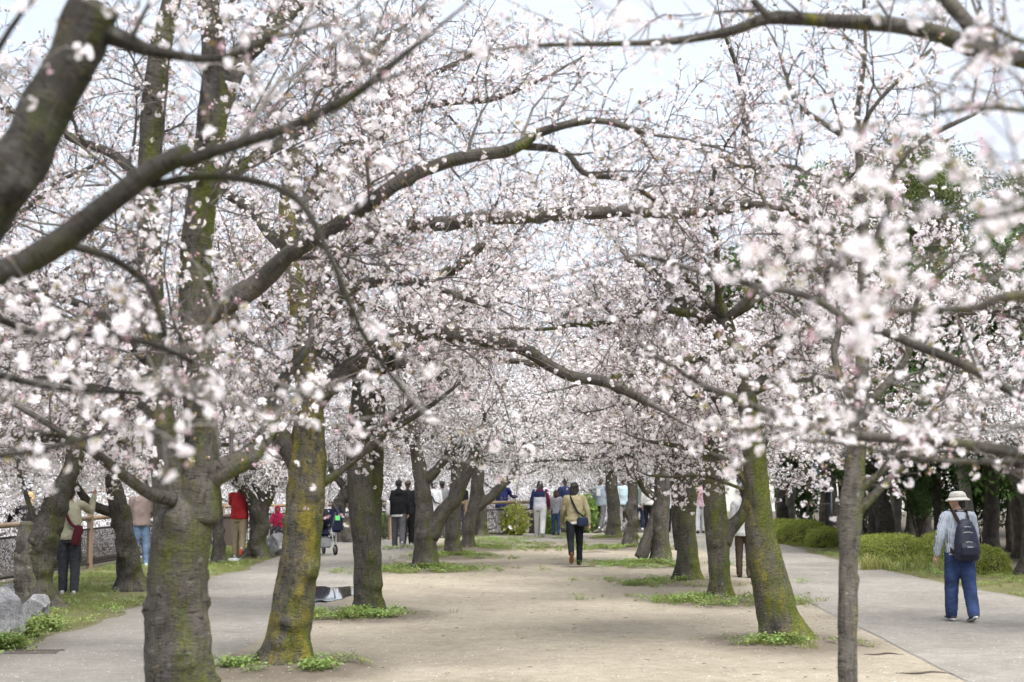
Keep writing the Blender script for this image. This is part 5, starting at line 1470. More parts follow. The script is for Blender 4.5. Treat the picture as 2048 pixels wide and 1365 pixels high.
g = gnd(62, 1258); rock((g[0], g[1] + .2, 0), (.36, .36, .48), 'smaller grey rock right of the large rock, before the gnarled tree', 8, 1.1)
g = gnd(553, 1113); rock((g[0], g[1] + .3, 0), (.62, .6, .62), 'grey boulder the child in pink sits on', 12, .2)
g = gnd(20, 1195); rock((g[0], g[1] + .2, 0), (.5, .4, .25), 'low flat stone under the fence at the left edge', 15, .2)

# ------------------------------------------------------------------ lamp post, bin, grate, wall, far building
M['steel'] = plain('galvanised_steel', (0.30, 0.315, 0.33), rough=.45, spec=.5, var=.1, vscale=4, metal=.4)
M['sign_blue'] = plain('blue_sign', (0.03, 0.06, 0.35), rough=.4)
g = gnd(1655, 1066)
root = empty('lamp_post', (g[0], g[1], 0)); tag(root, 'grey steel lamp post standing behind the hedges', 'lamp post')
o = obj('base_section', cyl_mesh('base_section', .17, 1.55, M['steel'], 24, 'Z', .16, .01), root); o.location = (0, 0, .77)
o = obj('pole', cyl_mesh('pole', .075, 4.2, M['steel'], 20, 'Z', .06), root); o.location = (0, 0, 3.6)
o = obj('access_door', box_mesh('access_door', .12, .02, .45, M['steel'], .008), root); o.location = (0, -.166, .75)
o = obj('sign_plate', box_mesh('sign_plate', .03, .12, .5, M['sign_blue'], .004), root); o.location = (-.11, 0, 2.75)
o = obj('lamp_head', cyl_mesh('lamp_head', .16, .35, plain('lamp_glass', (.75, .75, .72), .3), 20, 'Z', .22, .02), root); o.location = (0, 0, 5.85)

g = gnd(452, 1095)
root = empty('litter_bin', (g[0], g[1] + .3, 0), .15); tag(root, 'dark brown box-shaped bin left of the red-shirted person', 'bin')
M['binb'] = plain('brown_plastic', (0.085, 0.062, 0.055), .6)
bm = bmesh.new(); bmesh.ops.create_cube(bm, size=1); bmesh.ops.scale(bm, vec=(.62, .55, .78), verts=bm.verts)
for v in bm.verts:
    if v.co.z < 0: v.co.x *= .8; v.co.y *= .8
bmesh.ops.bevel(bm, geom=bm.edges, offset=.015, segments=2, affect='EDGES')
me = bpy.data.meshes.new('body'); bm.to_mesh(me); bm.free(); me.materials.append(M['binb'])
o = obj('body', me, root); o.location = (0, 0, .39)
o = obj('rim', box_mesh('rim', .68, .61, .06, M['binb'], .012), root); o.location = (0, 0, .80)

# drain grate
g = gnd(68, 1306)
root = empty('drain_grate', (g[0], g[1], 0.006), .03); tag(root, 'rusty drain grate in the left path at the lower left', 'drain')
M['iron'] = plain('rusty_iron', (0.14, 0.12, 0.10), .7, var=.3)
for i in range(12):
    o = obj('bar', box_mesh('bar', .018, .32, .012, M['iron']) if i == 0 else bar_me, root); bar_me = o.data
    o.location = (-.25 + i * .045, 0, .006)
for s_ in (-1, 1):
    o = obj('frame', box_mesh('frame', .58, .02, .014, M['iron']), root); o.location = (0, s_ * .17, .007)

# pale stone wall across the moat
M['stone'] = plain('castle_stone', (0.29, 0.275, 0.255), .9, var=.35, vscale=.8, bump=.5, bscale=6)
rg = np.random.default_rng(44); bm = bmesh.new(); z = -4.2; row = 0
while z < 4.2:
    hh = rg.uniform(.55, .95); x = -70 + rg.uniform(0, 1)
    while x < 14:
        ww = rg.uniform(.7, 1.7)
        mtx = Matrix.Translation((x + ww / 2, rg.uniform(-.06, .06) + z * .22, z + hh / 2)) @ Matrix.Rotation(rg.normal(0, .03), 4, 'Y') @ Matrix.Diagonal((ww * .97, .9, hh * .96, 1))
        bmesh.ops.create_cube(bm, size=1, matrix=mtx); x += ww
    z += hh
me = bpy.data.meshes.new('stone_blocks'); bm.to_mesh(me); bm.free(); me.materials.append(M['stone'])
root = empty('stone_wall', (0, 92, 0)); tag(root, 'grey stone block wall far behind the blossoming trees', 'wall')
obj('stone_blocks', me, root)['kind'] = 'stuff'
o = obj('wall_core', box_mesh('wall_core', 84, .8, 8.2, plain('wall_joint', (.07, .065, .06))), root); o.location = (-28, .72, 0)

# pale building glimpsed behind the wood
M['render'] = plain('pale_render', (0.62, 0.60, 0.57), .8, var=.06, vscale=1)
M['glass'] = plain('dark_glass', (0.05, 0.07, 0.10), .1, .6)
root = empty('low_building', (19.5, 82, 0), -.1); tag(root, 'pale low building glimpsed between the trunks of the wood', 'building')
o = obj('wall', box_mesh('wall', 22, 6, 3.4, M['render']), root); o.location = (0, 3, 1.7)
o = obj('roof', box_mesh('roof', 22.8, 6.8, .35, plain('grey_roof', (.16, .16, .17), .7), .03), root); o.location = (0, 3, 3.6)
WIN = box_mesh('window', 1.5, .08, 1.3, M['glass'], .01); SILL = box_mesh('sill', 1.7, .16, .08, M['render'], .01)
for i in range(8):
    o = obj('window', WIN, root); o.location = (-9.2 + i * 2.6, -.02, 1.75)
    s_ = obj('sill', SILL, o); s_.location = (0, -.05, -.7)

# ------------------------------------------------------------------ people
WORK = bpy.data.scenes.new('workbench')       # small scratch scene so that each remesh does not re-evaluate the trees
def loft(bm, secs, n=20):
    """secs: list of (centre xyz, rx, ry, axis_x, axis_y) closed loft"""
    rings = []
    for c, rx, ry, ax, ay in secs:
        c, ax, ay = np.array(c, float), np.array(ax, float), np.array(ay, float)
        rings.append([bm.verts.new(tuple(c + ax * rx * math.cos(t) + ay * ry * math.sin(t))) for t in np.linspace(0, 2 * math.pi, n, endpoint=False)])
    for a, b in zip(rings[:-1], rings[1:]):
        for i in range(n):
            bm.faces.new((a[i], a[(i + 1) % n], b[(i + 1) % n], b[i]))
    bm.faces.new(rings[0][::-1]); bm.faces.new(rings[-1])
def ell(bm, c, r, rot=None, sub=3):
    m = Matrix.Translation(tuple(c)) @ (rot.to_4x4() if rot is not None else Matrix.Identity(4)) @ Matrix.Diagonal((*r, 1))
    bmesh.ops.create_icosphere(bm, subdivisions=sub, radius=1, matrix=m)
def chain(bm, pts, rads, n=14, flat=1.0):
    """round-ended tapered limb through the points"""
    P, R = resample(np.array(pts), np.array(rads), .03) if len(pts) > 2 else (np.array(pts, float), np.array(rads, float))
    T = np.gradient(P, axis=0) if len(P) > 2 else np.repeat((P[1] - P[0])[None], 2, 0); T = nrm(T)
    secs = []
    ref = np.array([1.0, 0, 0]) if abs(T[0][0]) < .8 else np.array([0, 1.0, 0])
    def fr(t):
        y = nrm(np.cross(t, ref)); x = np.cross(y, t); return x, y
    x, y = fr(T[0])
    for k in (.95, .8, .5): secs.append((P[0] - T[0] * R[0] * k, R[0] * math.sqrt(1 - k * k), R[0] * math.sqrt(1 - k * k) * flat, x, y))
    for p, r, t in zip(P, R, T):
        x, y = fr(t); secs.append((p, r, r * flat, x, y))
    x, y = fr(T[-1])
    for k in (.5, .8, .95): secs.append((P[-1] + T[-1] * R[-1] * k, R[-1] * math.sqrt(1 - k * k), R[-1] * math.sqrt(1 - k * k) * flat, x, y))
    loft(bm, secs, n)
def solid(name, bm, mat, parent, voxel, smooth=4, wrinkle=0.0, wscale=(9, 9, 16), seed=0, cut=None):
    """union the pieces into one continuous surface"""
    me = bpy.data.meshes.new(name); bmesh.ops.recalc_face_normals(bm, faces=bm.faces); bm.to_mesh(me); bm.free()
    tmp = bpy.data.objects.new('tmp', me); WORK.collection.objects.link(tmp)
    r = tmp.modifiers.new('r', 'REMESH'); r.mode = 'VOXEL'; r.voxel_size = voxel; r.use_smooth_shade = True
    if smooth:
        s = tmp.modifiers.new('s', 'SMOOTH'); s.factor = .5; s.iterations = smooth
    with bpy.context.temp_override(scene=WORK, view_layer=WORK.view_layers[0]):
        dg = bpy.context.evaluated_depsgraph_get()
    out = bpy.data.meshes.new_from_object(tmp.evaluated_get(dg))
    bpy.data.objects.remove(tmp); bpy.data.meshes.remove(me)
    out.name = name; out.materials.clear(); out.materials.append(mat)
    nv = len(out.vertices)
    if wrinkle and nv:
        co = np.empty(nv * 3, np.float32); out.vertices.foreach_get('co', co); co = co.reshape(-1, 3).astype(float)
        no = np.empty(nv * 3, np.float32); out.vertices.foreach_get('normal', no); no = no.reshape(-1, 3)
        q = co * np.array(wscale) + 3 * vnoise(co, 5, seed)[:, None] * .5
        d = (1 - np.abs(vnoise(q, 1.0, seed))) ** 2 - .4 + .4 * vnoise(q, 2.3, seed + 3)
        co = co + no * (d * wrinkle)[:, None]
        out.vertices.foreach_set('co', co.astype(np.float32).ravel()); out.update()
    for p in out.polygons: p.use_smooth = True
    return obj(name, out, parent)

def cloth(name, col, rough=.9, var=.12):
    return plain(name, col, rough, .15, var, 11, .25, 220)
M['skin'] = plain('skin', (0.46, 0.28, 0.20), .55, .3, .06, 12)
M['hair'] = plain('black_hair', (0.012, 0.010, 0.009), .45, .5, .3, 60, .6, 160)
M['brownhair'] = plain('brown_hair', (0.065, 0.036, 0.022), .5, .4, .3, 60, .6, 160)
M['blondhair'] = plain('blond_hair', (0.42, 0.30, 0.14), .5, .4, .3, 60, .6, 160)

def striped_cloth():
    m, n, l, b, o = new_mat('striped_shirt')
    tc = N(n, 'ShaderNodeTexCoord'); w = N(n, 'ShaderNodeTexWave', i_Scale=19.0, i_Distortion=.6, i_Detail=1.0)
    w.bands_direction = 'X'
    l.new(tc.outputs['Object'], w.inputs['Vector'])
    r = ramp(n, [(.30, (.17, .21, .29)), (.5, (.50, .53, .57))]); l.new(w.outputs['Fac'], r.inputs['Fac'])
    l.new(r.outputs['Color'], b.inputs['Base Color']); b.inputs['Roughness'].default_value = .9
    return m
def denim(name, col):
    m, n, l, b, o = new_mat(name)
    tc = N(n, 'ShaderNodeTexCoord'); nz = N(n, 'ShaderNodeTexNoise', i_Scale=5.0, i_Detail=4.0); l.new(tc.outputs['Object'], nz.inputs['Vector'])
    r = ramp(n, [(.3, tuple(c * .6 for c in col)), (.5, col), (.75, tuple(c * 1.9 for c in col))]); l.new(nz.outputs['Fac'], r.inputs['Fac'])
    l.new(r.outputs['Color'], b.inputs['Base Color']); b.inputs['Roughness'].default_value = .9
    return m
_cl = {}
def C(col, name='cloth'):
    k = (name, tuple(col))
    if k not in _cl: _cl[k] = cloth(name, col)
    return _cl[k]

D2R = math.pi / 180
def person(pos, label, heading=0, H=1.70, top=None, pants=None, shoes=None, hairm='hair', hair='short', legs=((0, 4), (0, 4)), arms=((0, 8, 8), (0, 8, 8)),
           lean=0, head=(0, 0), sleeve='long', loose=1.0, pant_loose=1.0, hem=.80, hat=None, vox=.014, hood=None, seed=0, collar=None, shrug=0, undershirt=None, ankle=True):
    root = empty('person', (pos[0], pos[1], pos[2] if len(pos) > 2 else 0), heading * D2R)
    tag(root, label, 'person', 'people in the park')
    s = H / 1.70
    root.scale = (s, s, s)
    # --- skeleton
    leg_pts = []
    for i, (a, k) in enumerate(legs):
        sx = -1 if i == 0 else 1
        hip = np.array([sx * .088, 0, .88]); A = a * D2R; B = (a - k) * D2R
        knee = hip + .415 * np.array([sx * .02, math.sin(A), -math.cos(A)]); ank = knee + .395 * np.array([0, math.sin(B), -math.cos(B)])
        leg_pts.append([hip, knee, ank, (a - k)])
    def foot_low(L):
        b = min(0, L[3]) * D2R if abs(L[3]) > 12 else 0
        return min(L[2][2] - .075, L[2][2] - .06 + .19 * math.sin(b))
    dz = -min(foot_low(L) for L in leg_pts)
    up = np.array([0, 0, dz])
    for L in leg_pts:
        for j in range(3): L[j] = L[j] + up
    la = lean * D2R
    def tp(x, y, z):          # torso point with forward lean about the hips
        zz = z - .90
        return np.array([x, y * math.cos(la) + zz * math.sin(la), .90 + zz * math.cos(la) - y * math.sin(la)]) + up
    XA, YA = np.array([1.0, 0, 0]), np.array([0, math.cos(la), -math.sin(la)])
    arm_pts = []
    for i, (a, c, e) in enumerate(arms):
        sx = -1 if i == 0 else 1
        sh = tp(sx * .178, 0, 1.385 + shrug)
        A, Cc = a * D2R, c * D2R
        el = sh + .285 * np.array([sx * math.sin(Cc), math.sin(A) * math.cos(Cc), -math.cos(A) * math.cos(Cc)])
        A2 = (a + e) * D2R; C2 = Cc * .4
        wr = el + .245 * np.array([sx * math.sin(C2), math.sin(A2) * math.cos(C2), -math.cos(A2) * math.cos(C2)])
        hd = nrm(wr - el)
        arm_pts.append([sh, el, wr, hd])
    hy, hp = head[0] * D2R, head[1] * D2R
    Hc = tp(0, .02, 1.585)
    HR = Matrix.Rotation(-la * .5, 3, 'X') @ Matrix.Rotation(hy, 3, 'Z') @ Matrix.Rotation(-hp, 3, 'X')
    hv = lambda x, y, z: Hc + np.array(HR @ Vector((x, y, z)))
    # --- body: one continuous mesh
    bm = bmesh.new()
    loft(bm, [(tp(0, 0, z), rx, ry, XA, YA) for z, rx, ry in [(.86, .10, .08), (.92, .13, .085), (1.05, .115, .08), (1.2, .13, .088), (1.34, .13, .085), (1.40, .09, .065), (1.43, .05, .05)]])
    chain(bm, [tp(0, -.005, 1.38), tp(0, .0, 1.46), hv(0, -.01, -.06)], [.055, .052, .052])
    for L in leg_pts: chain(bm, [L[0], (L[0] + L[1]) / 2, L[1], (L[1] * .6 + L[2] * .4), L[2]], [.072, .062, .048, .046, .036])
    for sh, el, wr, hd in arm_pts: chain(bm, [sh, el, el * .6 + wr * .4, wr], [.042, .036, .036, .025])
    ell(bm, hv(0, -.012, .03), (.074, .092, .088), HR); ell(bm, hv(0, .022, -.035), (.056, .068, .078), HR); ell(bm, hv(0, .045, -.085), (.036, .036, .026), HR, 2)
    ell(bm, hv(0, .092, -.022), (.013, .018, .024), HR, 2); ell(bm, hv(0, .074, .012), (.052, .014, .012), HR, 2); ell(bm, hv(0, .078, -.062), (.024, .012, .010), HR, 2)
    for sx in (-1, 1): ell(bm, hv(sx * .076, -.008, -.012), (.010, .020, .032), HR, 2)
    for i, (sh, el, wr, hd) in enumerate(arm_pts):
        sx = -1 if i == 0 else 1
        side = np.array([0, 1.0, 0]) - hd * hd[1]; side = nrm(side)        # thumb side, forward
        nrm_ = nrm(np.cross(hd, side))
        inn = nrm_ * (1 if np.dot(nrm_, [-sx, 0, 0]) > 0 else -1)             # palm faces the body
        chain(bm, [wr, wr + hd * .05, wr + hd * .085], [.026, .034, .034], flat=.55)
        for f, (off, ln) in enumerate([(.027, .068), (.009, .078), (-.009, .072), (-.026, .056)]):
            b0 = wr + hd * .085 + side * off
            k1 = b0 + hd * ln * .45 + inn * .008; k2 = k1 + nrm(hd + inn * .7) * ln * .35; k3 = k2 + nrm(hd * .6 + inn * .9) * ln * .25
            chain(bm, [b0, k1, k2, k3], [.0095, .009, .0085, .008], 8)
        t0 = wr + hd * .03 + side * .028
        chain(bm, [t0, t0 + nrm(hd + side * .8) * .035, t0 + nrm(hd + side * .8) * .035 + nrm(hd * .9 + inn * .4) * .03], [.012, .011, .009], 8)
    solid('body', bm, M['skin'], root, min(vox, .012) if vox > .01 else .007, 2)
    # --- trousers
    bm = bmesh.new(); q = pant_loose
    loft(bm, [(tp(0, 0, z), rx, ry, XA, YA) for z, rx, ry in [(.80, .145 * q, .10 * q), (.88, .165, .118), (.95, .158, .112), (1.02, .145, .105)]])
    for L in leg_pts:
        sd = np.array([0, 0, .035]); end = L[2] + nrm(L[1] - L[2]) * .02 - (L[1] - L[2]) * (.06 if ankle else 0)
        chain(bm, [L[0] + sd, (L[0] + L[1]) / 2, L[1], (L[1] + L[2]) / 2, end], [.098 * (.5 + .5 * q), .088 * (.4 + .6 * q), .070 * q, .064 * q, .058 * q])
    solid('trousers', bm, pants, root, vox, 3, .007, (9, 9, 17), seed)
    # --- top
    bm = bmesh.new(); q = loose
    loft(bm, [(tp(0, 0, z), rx, ry, XA, YA) for z, rx, ry in [(hem, .168 * q, .122 * q), (hem + .06, .172 * q, .126 * q), (1.02, .158 * q, .118 * q), (1.15, .163 * q, .122 * q), (1.28, .176, .125), (1.36, .172, .112), (1.415 + shrug * .6, .125, .088), (1.455 + shrug * .4, .064, .062), (1.475, .058, .058)]], 24)
    for sh, el, wr, hd in arm_pts:
        w = .35 if sleeve == 'short' else 1.0
        inn = tp(0, 0, 1.36); s0 = sh * .7 + inn * .3
        if sleeve == 'short': chain(bm, [s0, sh, sh * .45 + el * .55, sh * .2 + el * .8], [.066, .066 * q, .060 * q, .060 * q])
        else: chain(bm, [s0, sh, (sh + el) / 2, el, (el + wr) / 2, wr - hd * .005], [.068, .068, .060 * q, .054 * q, .048 * q, .040 * q])
    if hood:
        ell(bm, tp(0, -.075, 1.43), (.105, .062, .075)); ell(bm, tp(0, -.105, 1.37), (.085, .04, .08))
    solid('jacket' if sleeve == 'long' else 'shirt', bm, top, root, vox, 2, .007 * q, (10, 10, 13), seed + 5)
    if undershirt:
        bm = bmesh.new(); loft(bm, [(tp(0, 0, z), rx, ry, XA, YA) for z, rx, ry in [(hem - .055, .160 * q, .118 * q), (hem + .04, .160 * q, .118 * q)]])
        solid('undershirt', bm, undershirt, root, vox, 1)
    # --- shoes
    for L in leg_pts:
        b = min(0, L[3]) * D2R if abs(L[3]) > 12 else 0
        f = np.array([0, math.cos(b), math.sin(b)]); u = np.array([0, -math.sin(b), math.cos(b)])
        a0 = L[2] - u * .045
        bm = bmesh.new()
        loft(bm, [(a0 + f * y + u * z, rx, rz, np.array([1., 0, 0]), u) for y, z, rx, rz in [(-.075, -.004, .012, .018), (-.065, 0, .032, .03), (-.02, .012, .038, .045), (.04, .006, .040, .040), (.10, -.004, .046, .030), (.155, -.008, .044, .024), (.185, -.012, .028, .016), (.195, -.014, .008, .008)]])
        chain(bm, [L[2] - u * .01, L[2] + u * .02], [.040, .042])
        so = solid('shoe', bm, shoes[0], root, .011, 1)
        bm = bmesh.new()
        loft(bm, [(a0 - u * .024 + f * y, rx, .011, np.array([1., 0, 0]), u) for y, rx in [(-.078, .02), (-.06, .036), (0, .040), (.10, .049), (.16, .045), (.192, .024)]], 16)
        me = bpy.data.meshes.new('sole'); bmesh.ops.recalc_face_normals(bm, faces=bm.faces); bm.to_mesh(me); bm.free(); me.materials.append(shoes[1])
        obj('sole', me, so)
    # --- hair
    if hair:
        bm = bmesh.new()
        ell(bm, hv(0, -.022, .042), (.086, .096, .088), HR)
        if hair == 'long':
            chain(bm, [hv(0, -.05, .02), hv(0, -.07, -.10), hv(0, -.065, -.20)], [.08, .092, .06], flat=.75)
            for sx in (-1, 1): chain(bm, [hv(sx * .055, -.02, .03), hv(sx * .075, -.01, -.08), hv(sx * .06, -.03, -.17)], [.035, .035, .02])
        elif hair == 'bob':
            chain(bm, [hv(0, -.04, .03), hv(0, -.055, -.09)], [.085, .075], flat=.8)
            for sx in (-1, 1): chain(bm, [hv(sx * .06, -.01, .04), hv(sx * .074, -.01, -.05)], [.035, .028])
        else:
            chain(bm, [hv(0, -.045, .02), hv(0, -.062, -.055)], [.076, .05], flat=.7)
            ell(bm, hv(0, .03, .09), (.07, .05, .035), HR)
        solid('hair', bm, M[hairm], root, .011, 1, .008, (38, 38, 9), seed + 9)
    info = dict(root=root, tp=tp, hv=hv, HR=HR, arms=arm_pts, legs=leg_pts, up=up, XA=XA, YA=YA)
    return info

def strap(I, pts, w, mat, name='strap', th=.004):
    """flat band through torso points given in (x, y, z)"""
    P, _ = resample(np.array(pts, float), np.zeros(len(pts)), .03)
    T = nrm(np.gradient(P, axis=0))
    ctr = np.array([0, 0, 0])
    V, F = [], []
    for p, t in zip(P, T):
        n_ = p - np.array([0, 0, p[2]]); n_ = nrm(n_ - t * (n_ @ t)); sd = np.cross(t, n_)
        V += [p + sd * w / 2 + n_ * th, p - sd * w / 2 + n_ * th, p - sd * w / 2 - n_ * th, p + sd * w / 2 - n_ * th]
    k = len(P)
    for i in range(k - 1):
        for j in range(4): F.append([i * 4 + j, i * 4 + (j + 1) % 4, i * 4 + 4 + (j + 1) % 4, i * 4 + 4 + j])
    F += [[0, 1, 2, 3], [k * 4 - 1, k * 4 - 2, k * 4 - 3, k * 4 - 4]]
    return mesh_arrays(name, np.array(V), [np.array(F)], [mat])

def bag_thing(name, label, cat, I, mat, centre, size, strap_pts=None, sw=.035, puff=.35, rot=(0, 0, 0), seed=0, strapm=None, group=None):
    """a carried bag: soft body (> flap) and strap, standing at its own place"""
    root = empty(name, tuple(I['root'].location), I['root'].rotation_euler[2]); root.scale = I['root'].scale
    tag(root, label, cat, group)
    bm = bmesh.new(); bmesh.ops.create_cube(bm, size=1); bmesh.ops.subdivide_edges(bm, edges=bm.edges, cuts=6, use_grid_fill=True)
    E = Euler(rot).to_matrix()
    for v in bm.verts:
        c = np.array(v.co) * 2
        r = np.linalg.norm(c, ord=4); c = c / max(r, 1e-6) * np.max(np.abs(c))
        v.co = Vector(tuple(np.array(centre) + np.array(E @ Vector(tuple(c / 2 * np.array(size))))))
    me = bpy.data.meshes.new('bag_body'); bm.to_mesh(me); bm.free(); me.materials.append(mat)
    for p in me.polygons: p.use_smooth = True
    o = obj('bag_body', me, root)
    fl = box_mesh('flap', size[0] * .86, .012, size[2] * .42, mat, .006); f = obj('flap', fl, o)
    f.location = Vector(tuple(np.array(centre) + np.array(E @ Vector((0, -size[1] * .5, size[2] * .2))))); f.rotation_euler = rot
    if strap_pts is not None: obj('strap', strap(I, strap_pts, sw, strapm or mat), root)
    return root
def diag_strap(I, right_shoulder=True, hip_z=.92, lift=.0, q=1.0):
    """loop over one shoulder, across the back to the opposite hip and up the front"""
    sx = 1 if right_shoulder else -1
    tp = I['tp']
    return np.array([tp(-sx * .17 * q, .03, hip_z), tp(-sx * .14 * q, -.115 * q, hip_z + .06), tp(-sx * .05, -.142 * q, 1.10), tp(sx * .03, -.142 * q, 1.25), tp(sx * .085, -.115, 1.385), tp(sx * .095, -.03, 1.445), tp(sx * .09, .06, 1.41),
                     tp(sx * .04, .125 * q, 1.28), tp(-sx * .05, .138 * q, 1.10), tp(-sx * .14 * q, .115 * q, hip_z + .05), tp(-sx * .18 * q, .03, hip_z)])

WHITE, GREY, BLACKC, NAVY = C((.55, .55, .56), 'white_cloth'), C((.10, .10, .105), 'grey_cloth'), C((.012, .012, .014), 'black_cloth'), C((.018, .024, .065), 'navy_cloth')
SOLE_W = plain('white_sole', (.6, .6, .58), .7); SOLE_D = plain('dark_sole', (.03, .03, .03), .7); SOLE_B = plain('brown_sole', (.22, .10, .045), .7)

# 1. man with hat and backpack on the right path
g = gnd(1922, 1246)
M['stripe'] = striped_cloth(); M['jean'] = denim('blue_denim', (.032, .052, .125))
I = person((g[0], g[1], .016), 'man in cream sun hat, striped shirt and blue jeans walking with a navy backpack', heading=8, H=1.66, top=M['stripe'], pants=M['jean'],
           shoes=(C((.07, .065, .06), 'grey_shoe'), SOLE_W), legs=((9, 6), (-10, 10)), arms=((-10, 20, 22), (10, 14, 14)), lean=3, head=(52, 2), hem=.86, loose=1.2, pant_loose=1.38, vox=.010, seed=1, hair='short')
hv, HR, tp = I['hv'], I['HR'], I['tp']
M['hat'] = cloth('cream_canvas', (.55, .53, .48))
bm = bmesh.new()
loft(bm, [(hv(0, -.012, z), rx, ry, np.array(HR @ Vector((1, 0, 0))), np.array(HR @ Vector((0, 1, 0)))) for z, rx, ry in
          [(.004, .142, .160), (.014, .150, .168), (.032, .122, .138), (.048, .104, .118), (.09, .098, .110), (.115, .086, .096), (.130, .055, .06), (.135, .01, .01)]], 32)
h = solid('sun_hat', bm, M['hat'], I['root'], .008, 2, .004, (14, 14, 14), 3)
bm = bmesh.new(); loft(bm, [(hv(0, -.012, z), .107, .121, np.array(HR @ Vector((1, 0, 0))), np.array(HR @ Vector((0, 1, 0)))) for z in (.05, .072)], 32)
solid('hat_band', bm, C((.42, .40, .35), 'hat_band'), h, .006, 0)
# camera strap round the neck, with pale lettering
M['cstrap'] = plain('dark_red_strap', (.035, .012, .014), .7)
a_ = np.linspace(-2.6, 2.6, 15)
P = np.array([tp(.098 * math.sin(t), -.088 * math.cos(t) + .012, 1.462 - .045 * (1 - math.cos(t)) - .05 * max(0, -math.cos(t))) for t in a_])
so = obj('camera_strap', strap(I, P, .034, M['cstrap']), I['root'])
cu = bpy.data.curves.new('strap_lettering', 'FONT'); cu.body = 'Canon'; cu.size = .036; cu.extrude = .0006; cu.align_x = 'CENTER'; cu.align_y = 'CENTER'
tmp = bpy.data.objects.new('t', cu); WORK.collection.objects.link(tmp)
with bpy.context.temp_override(scene=WORK, view_layer=WORK.view_layers[0]):
    dg = bpy.context.evaluated_depsgraph_get()
me = bpy.data.meshes.new_from_object(tmp.evaluated_get(dg)); bpy.data.objects.remove(tmp)
me.materials.clear(); me.materials.append(plain('white_print', (.7, .7, .7)))
lo = obj('strap_lettering', me, so); lo.location = tuple(tp(0, -.0825, 1.461)); lo.rotation_euler = (math.radians(86), 0, 0)
# backpack
M['pack'] = plain('navy_nylon', (.010, .012, .030), .5, .4, .25, 20, .2, 120); M['zip'] = plain('silver_zip', (.55, .55, .56), .35, .6)
root = empty('backpack', tuple(I['root'].location), I['root'].rotation_euler[2]); root.scale = I['root'].scale
tag(root, 'dark navy backpack with four pale zips worn by the man in the sun hat', 'backpack')
bm = bmesh.new()
loft(bm, [(tp(.02, y, z), rx, ry, I['XA'], I['YA']) for z, y, rx, ry in [(.78, -.20, .12, .05), (.80, -.205, .16, .075), (.90, -.215, .178, .095), (1.0, -.215, .175, .092), (1.12, -.205, .155, .080), (1.22, -.195, .13, .066), (1.30, -.185, .095, .045), (1.34, -.175, .04, .02)]], 28)
pb = solid('pack_body', bm, M['pack'], root, .010, 2, .005, (7, 7, 12), 8)
bm = bmesh.new()
loft(bm, [(tp(.02, y, z), rx, ry, I['XA'], I['YA']) for z, y, rx, ry in [(.83, -.285, .09, .02), (.86, -.295, .118, .035), (.96, -.30, .12, .035), (1.02, -.285, .10, .02)]], 24)
solid('front_pocket', bm, M['pack'], pb, .008, 2)
def zipper(z, hw, y, sag):
    P = np.array([tp(.02 + x * hw, y + abs(x) ** 2 * .045, z - sag * x * x) for x in np.linspace(-1, 1, 11)])
    t_ = Tubes(); t_.add(P, np.full(11, .0042), 6); obj('zip', t_.mesh('zip', [M['zip']]), pb)
for z, hw, y, sag in [(.965, .105, -.334, .012), (1.035, .11, -.305, .035), (1.165, .105, -.283, .03), (1.235, .085, -.262, .006)]: zipper(z, hw, y, sag)
for sx in (-1, 1):
    obj('shoulder_strap', strap(I, [tp(sx * .06 + .01, -.19, 1.26), tp(sx * .085, -.135, 1.37), tp(sx * .10, -.05, 1.445), tp(sx * .115, .06, 1.41), tp(sx * .125, .13, 1.28), tp(sx * .145, .11, 1.10), tp(sx * .175, -.03, .98), tp(sx * .13, -.15, .88)], .05, plain('brown_webbing', (.035, .022, .022), .8), th=.006), root)

# 2. man in tan jacket walking down the middle
g = gnd(1150, 1134)
I = person((g[0], g[1], .02), 'man in tan jacket and black trousers walking away down the sandy middle', heading=2, H=1.71, top=C((.30, .265, .16), 'tan_cloth'), pants=C((.012, .013, .017), 'black_denim'),
           shoes=(C((.014, .014, .018), 'dark_shoe'), SOLE_B), legs=((-20, 36), (10, 4)), arms=((12, 12, 24), (-14, 16, 14)), lean=4, head=(-22, 0), hair='bob', hem=.90, loose=1.08, vox=.011, seed=4, undershirt=C((.5, .49, .45), 'pale_cloth'))
bag_thing('crossbody_bag', 'navy leather shoulder bag at the right hip of the man in the tan jacket', 'bag', I, plain('navy_leather', (.012, .02, .045), .45, .4), I['tp'](.15, -.13, .90), (.24, .09, .20), diag_strap(I, False, .96, q=1.1), .04, rot=(0, 0, .3), strapm=C((.016, .017, .02), 'black_webbing'))

# 3-5. far group
g = gnd(1080, 1077)
I = person((g[0], g[1], .02), 'long-haired woman in a navy, white and maroon jacket with pale wide trousers', heading=-4, H=1.63, top=C((.50, .50, .56), 'white_lilac_cloth'), pants=C((.42, .41, .40), 'pale_grey_cloth'),
           shoes=(WHITE, SOLE_W), legs=((10, 4), (-12, 22)), arms=((2, 14, 10), (2, 14, 16)), hair='long', pant_loose=1.35, loose=1.15, hem=.84, vox=.015, seed=6)
bm = bmesh.new(); tp = I['tp']
loft(bm, [(tp(0, 0, z), rx, ry, I['XA'], I['YA']) for z, rx, ry in [(1.20, .185, .142), (1.30, .192, .14), (1.38, .178, .122), (1.43, .13, .096), (1.465, .07, .068)]])
solid('jacket_yoke', bm, NAVY, I['root'], .014, 2, .004)
for i, mm in ((0, NAVY), (1, C((.10, .014, .04), 'maroon_cloth'))):
    sh, el, wr, hd = I['arms'][i]; bm = bmesh.new(); chain(bm, [sh * 1.0, (sh + el) / 2, el, (el + wr) / 2, wr], [.074, .076, .070, .064, .05]); solid('jacket_sleeve', bm, mm, I['root'], .014, 1, .005)
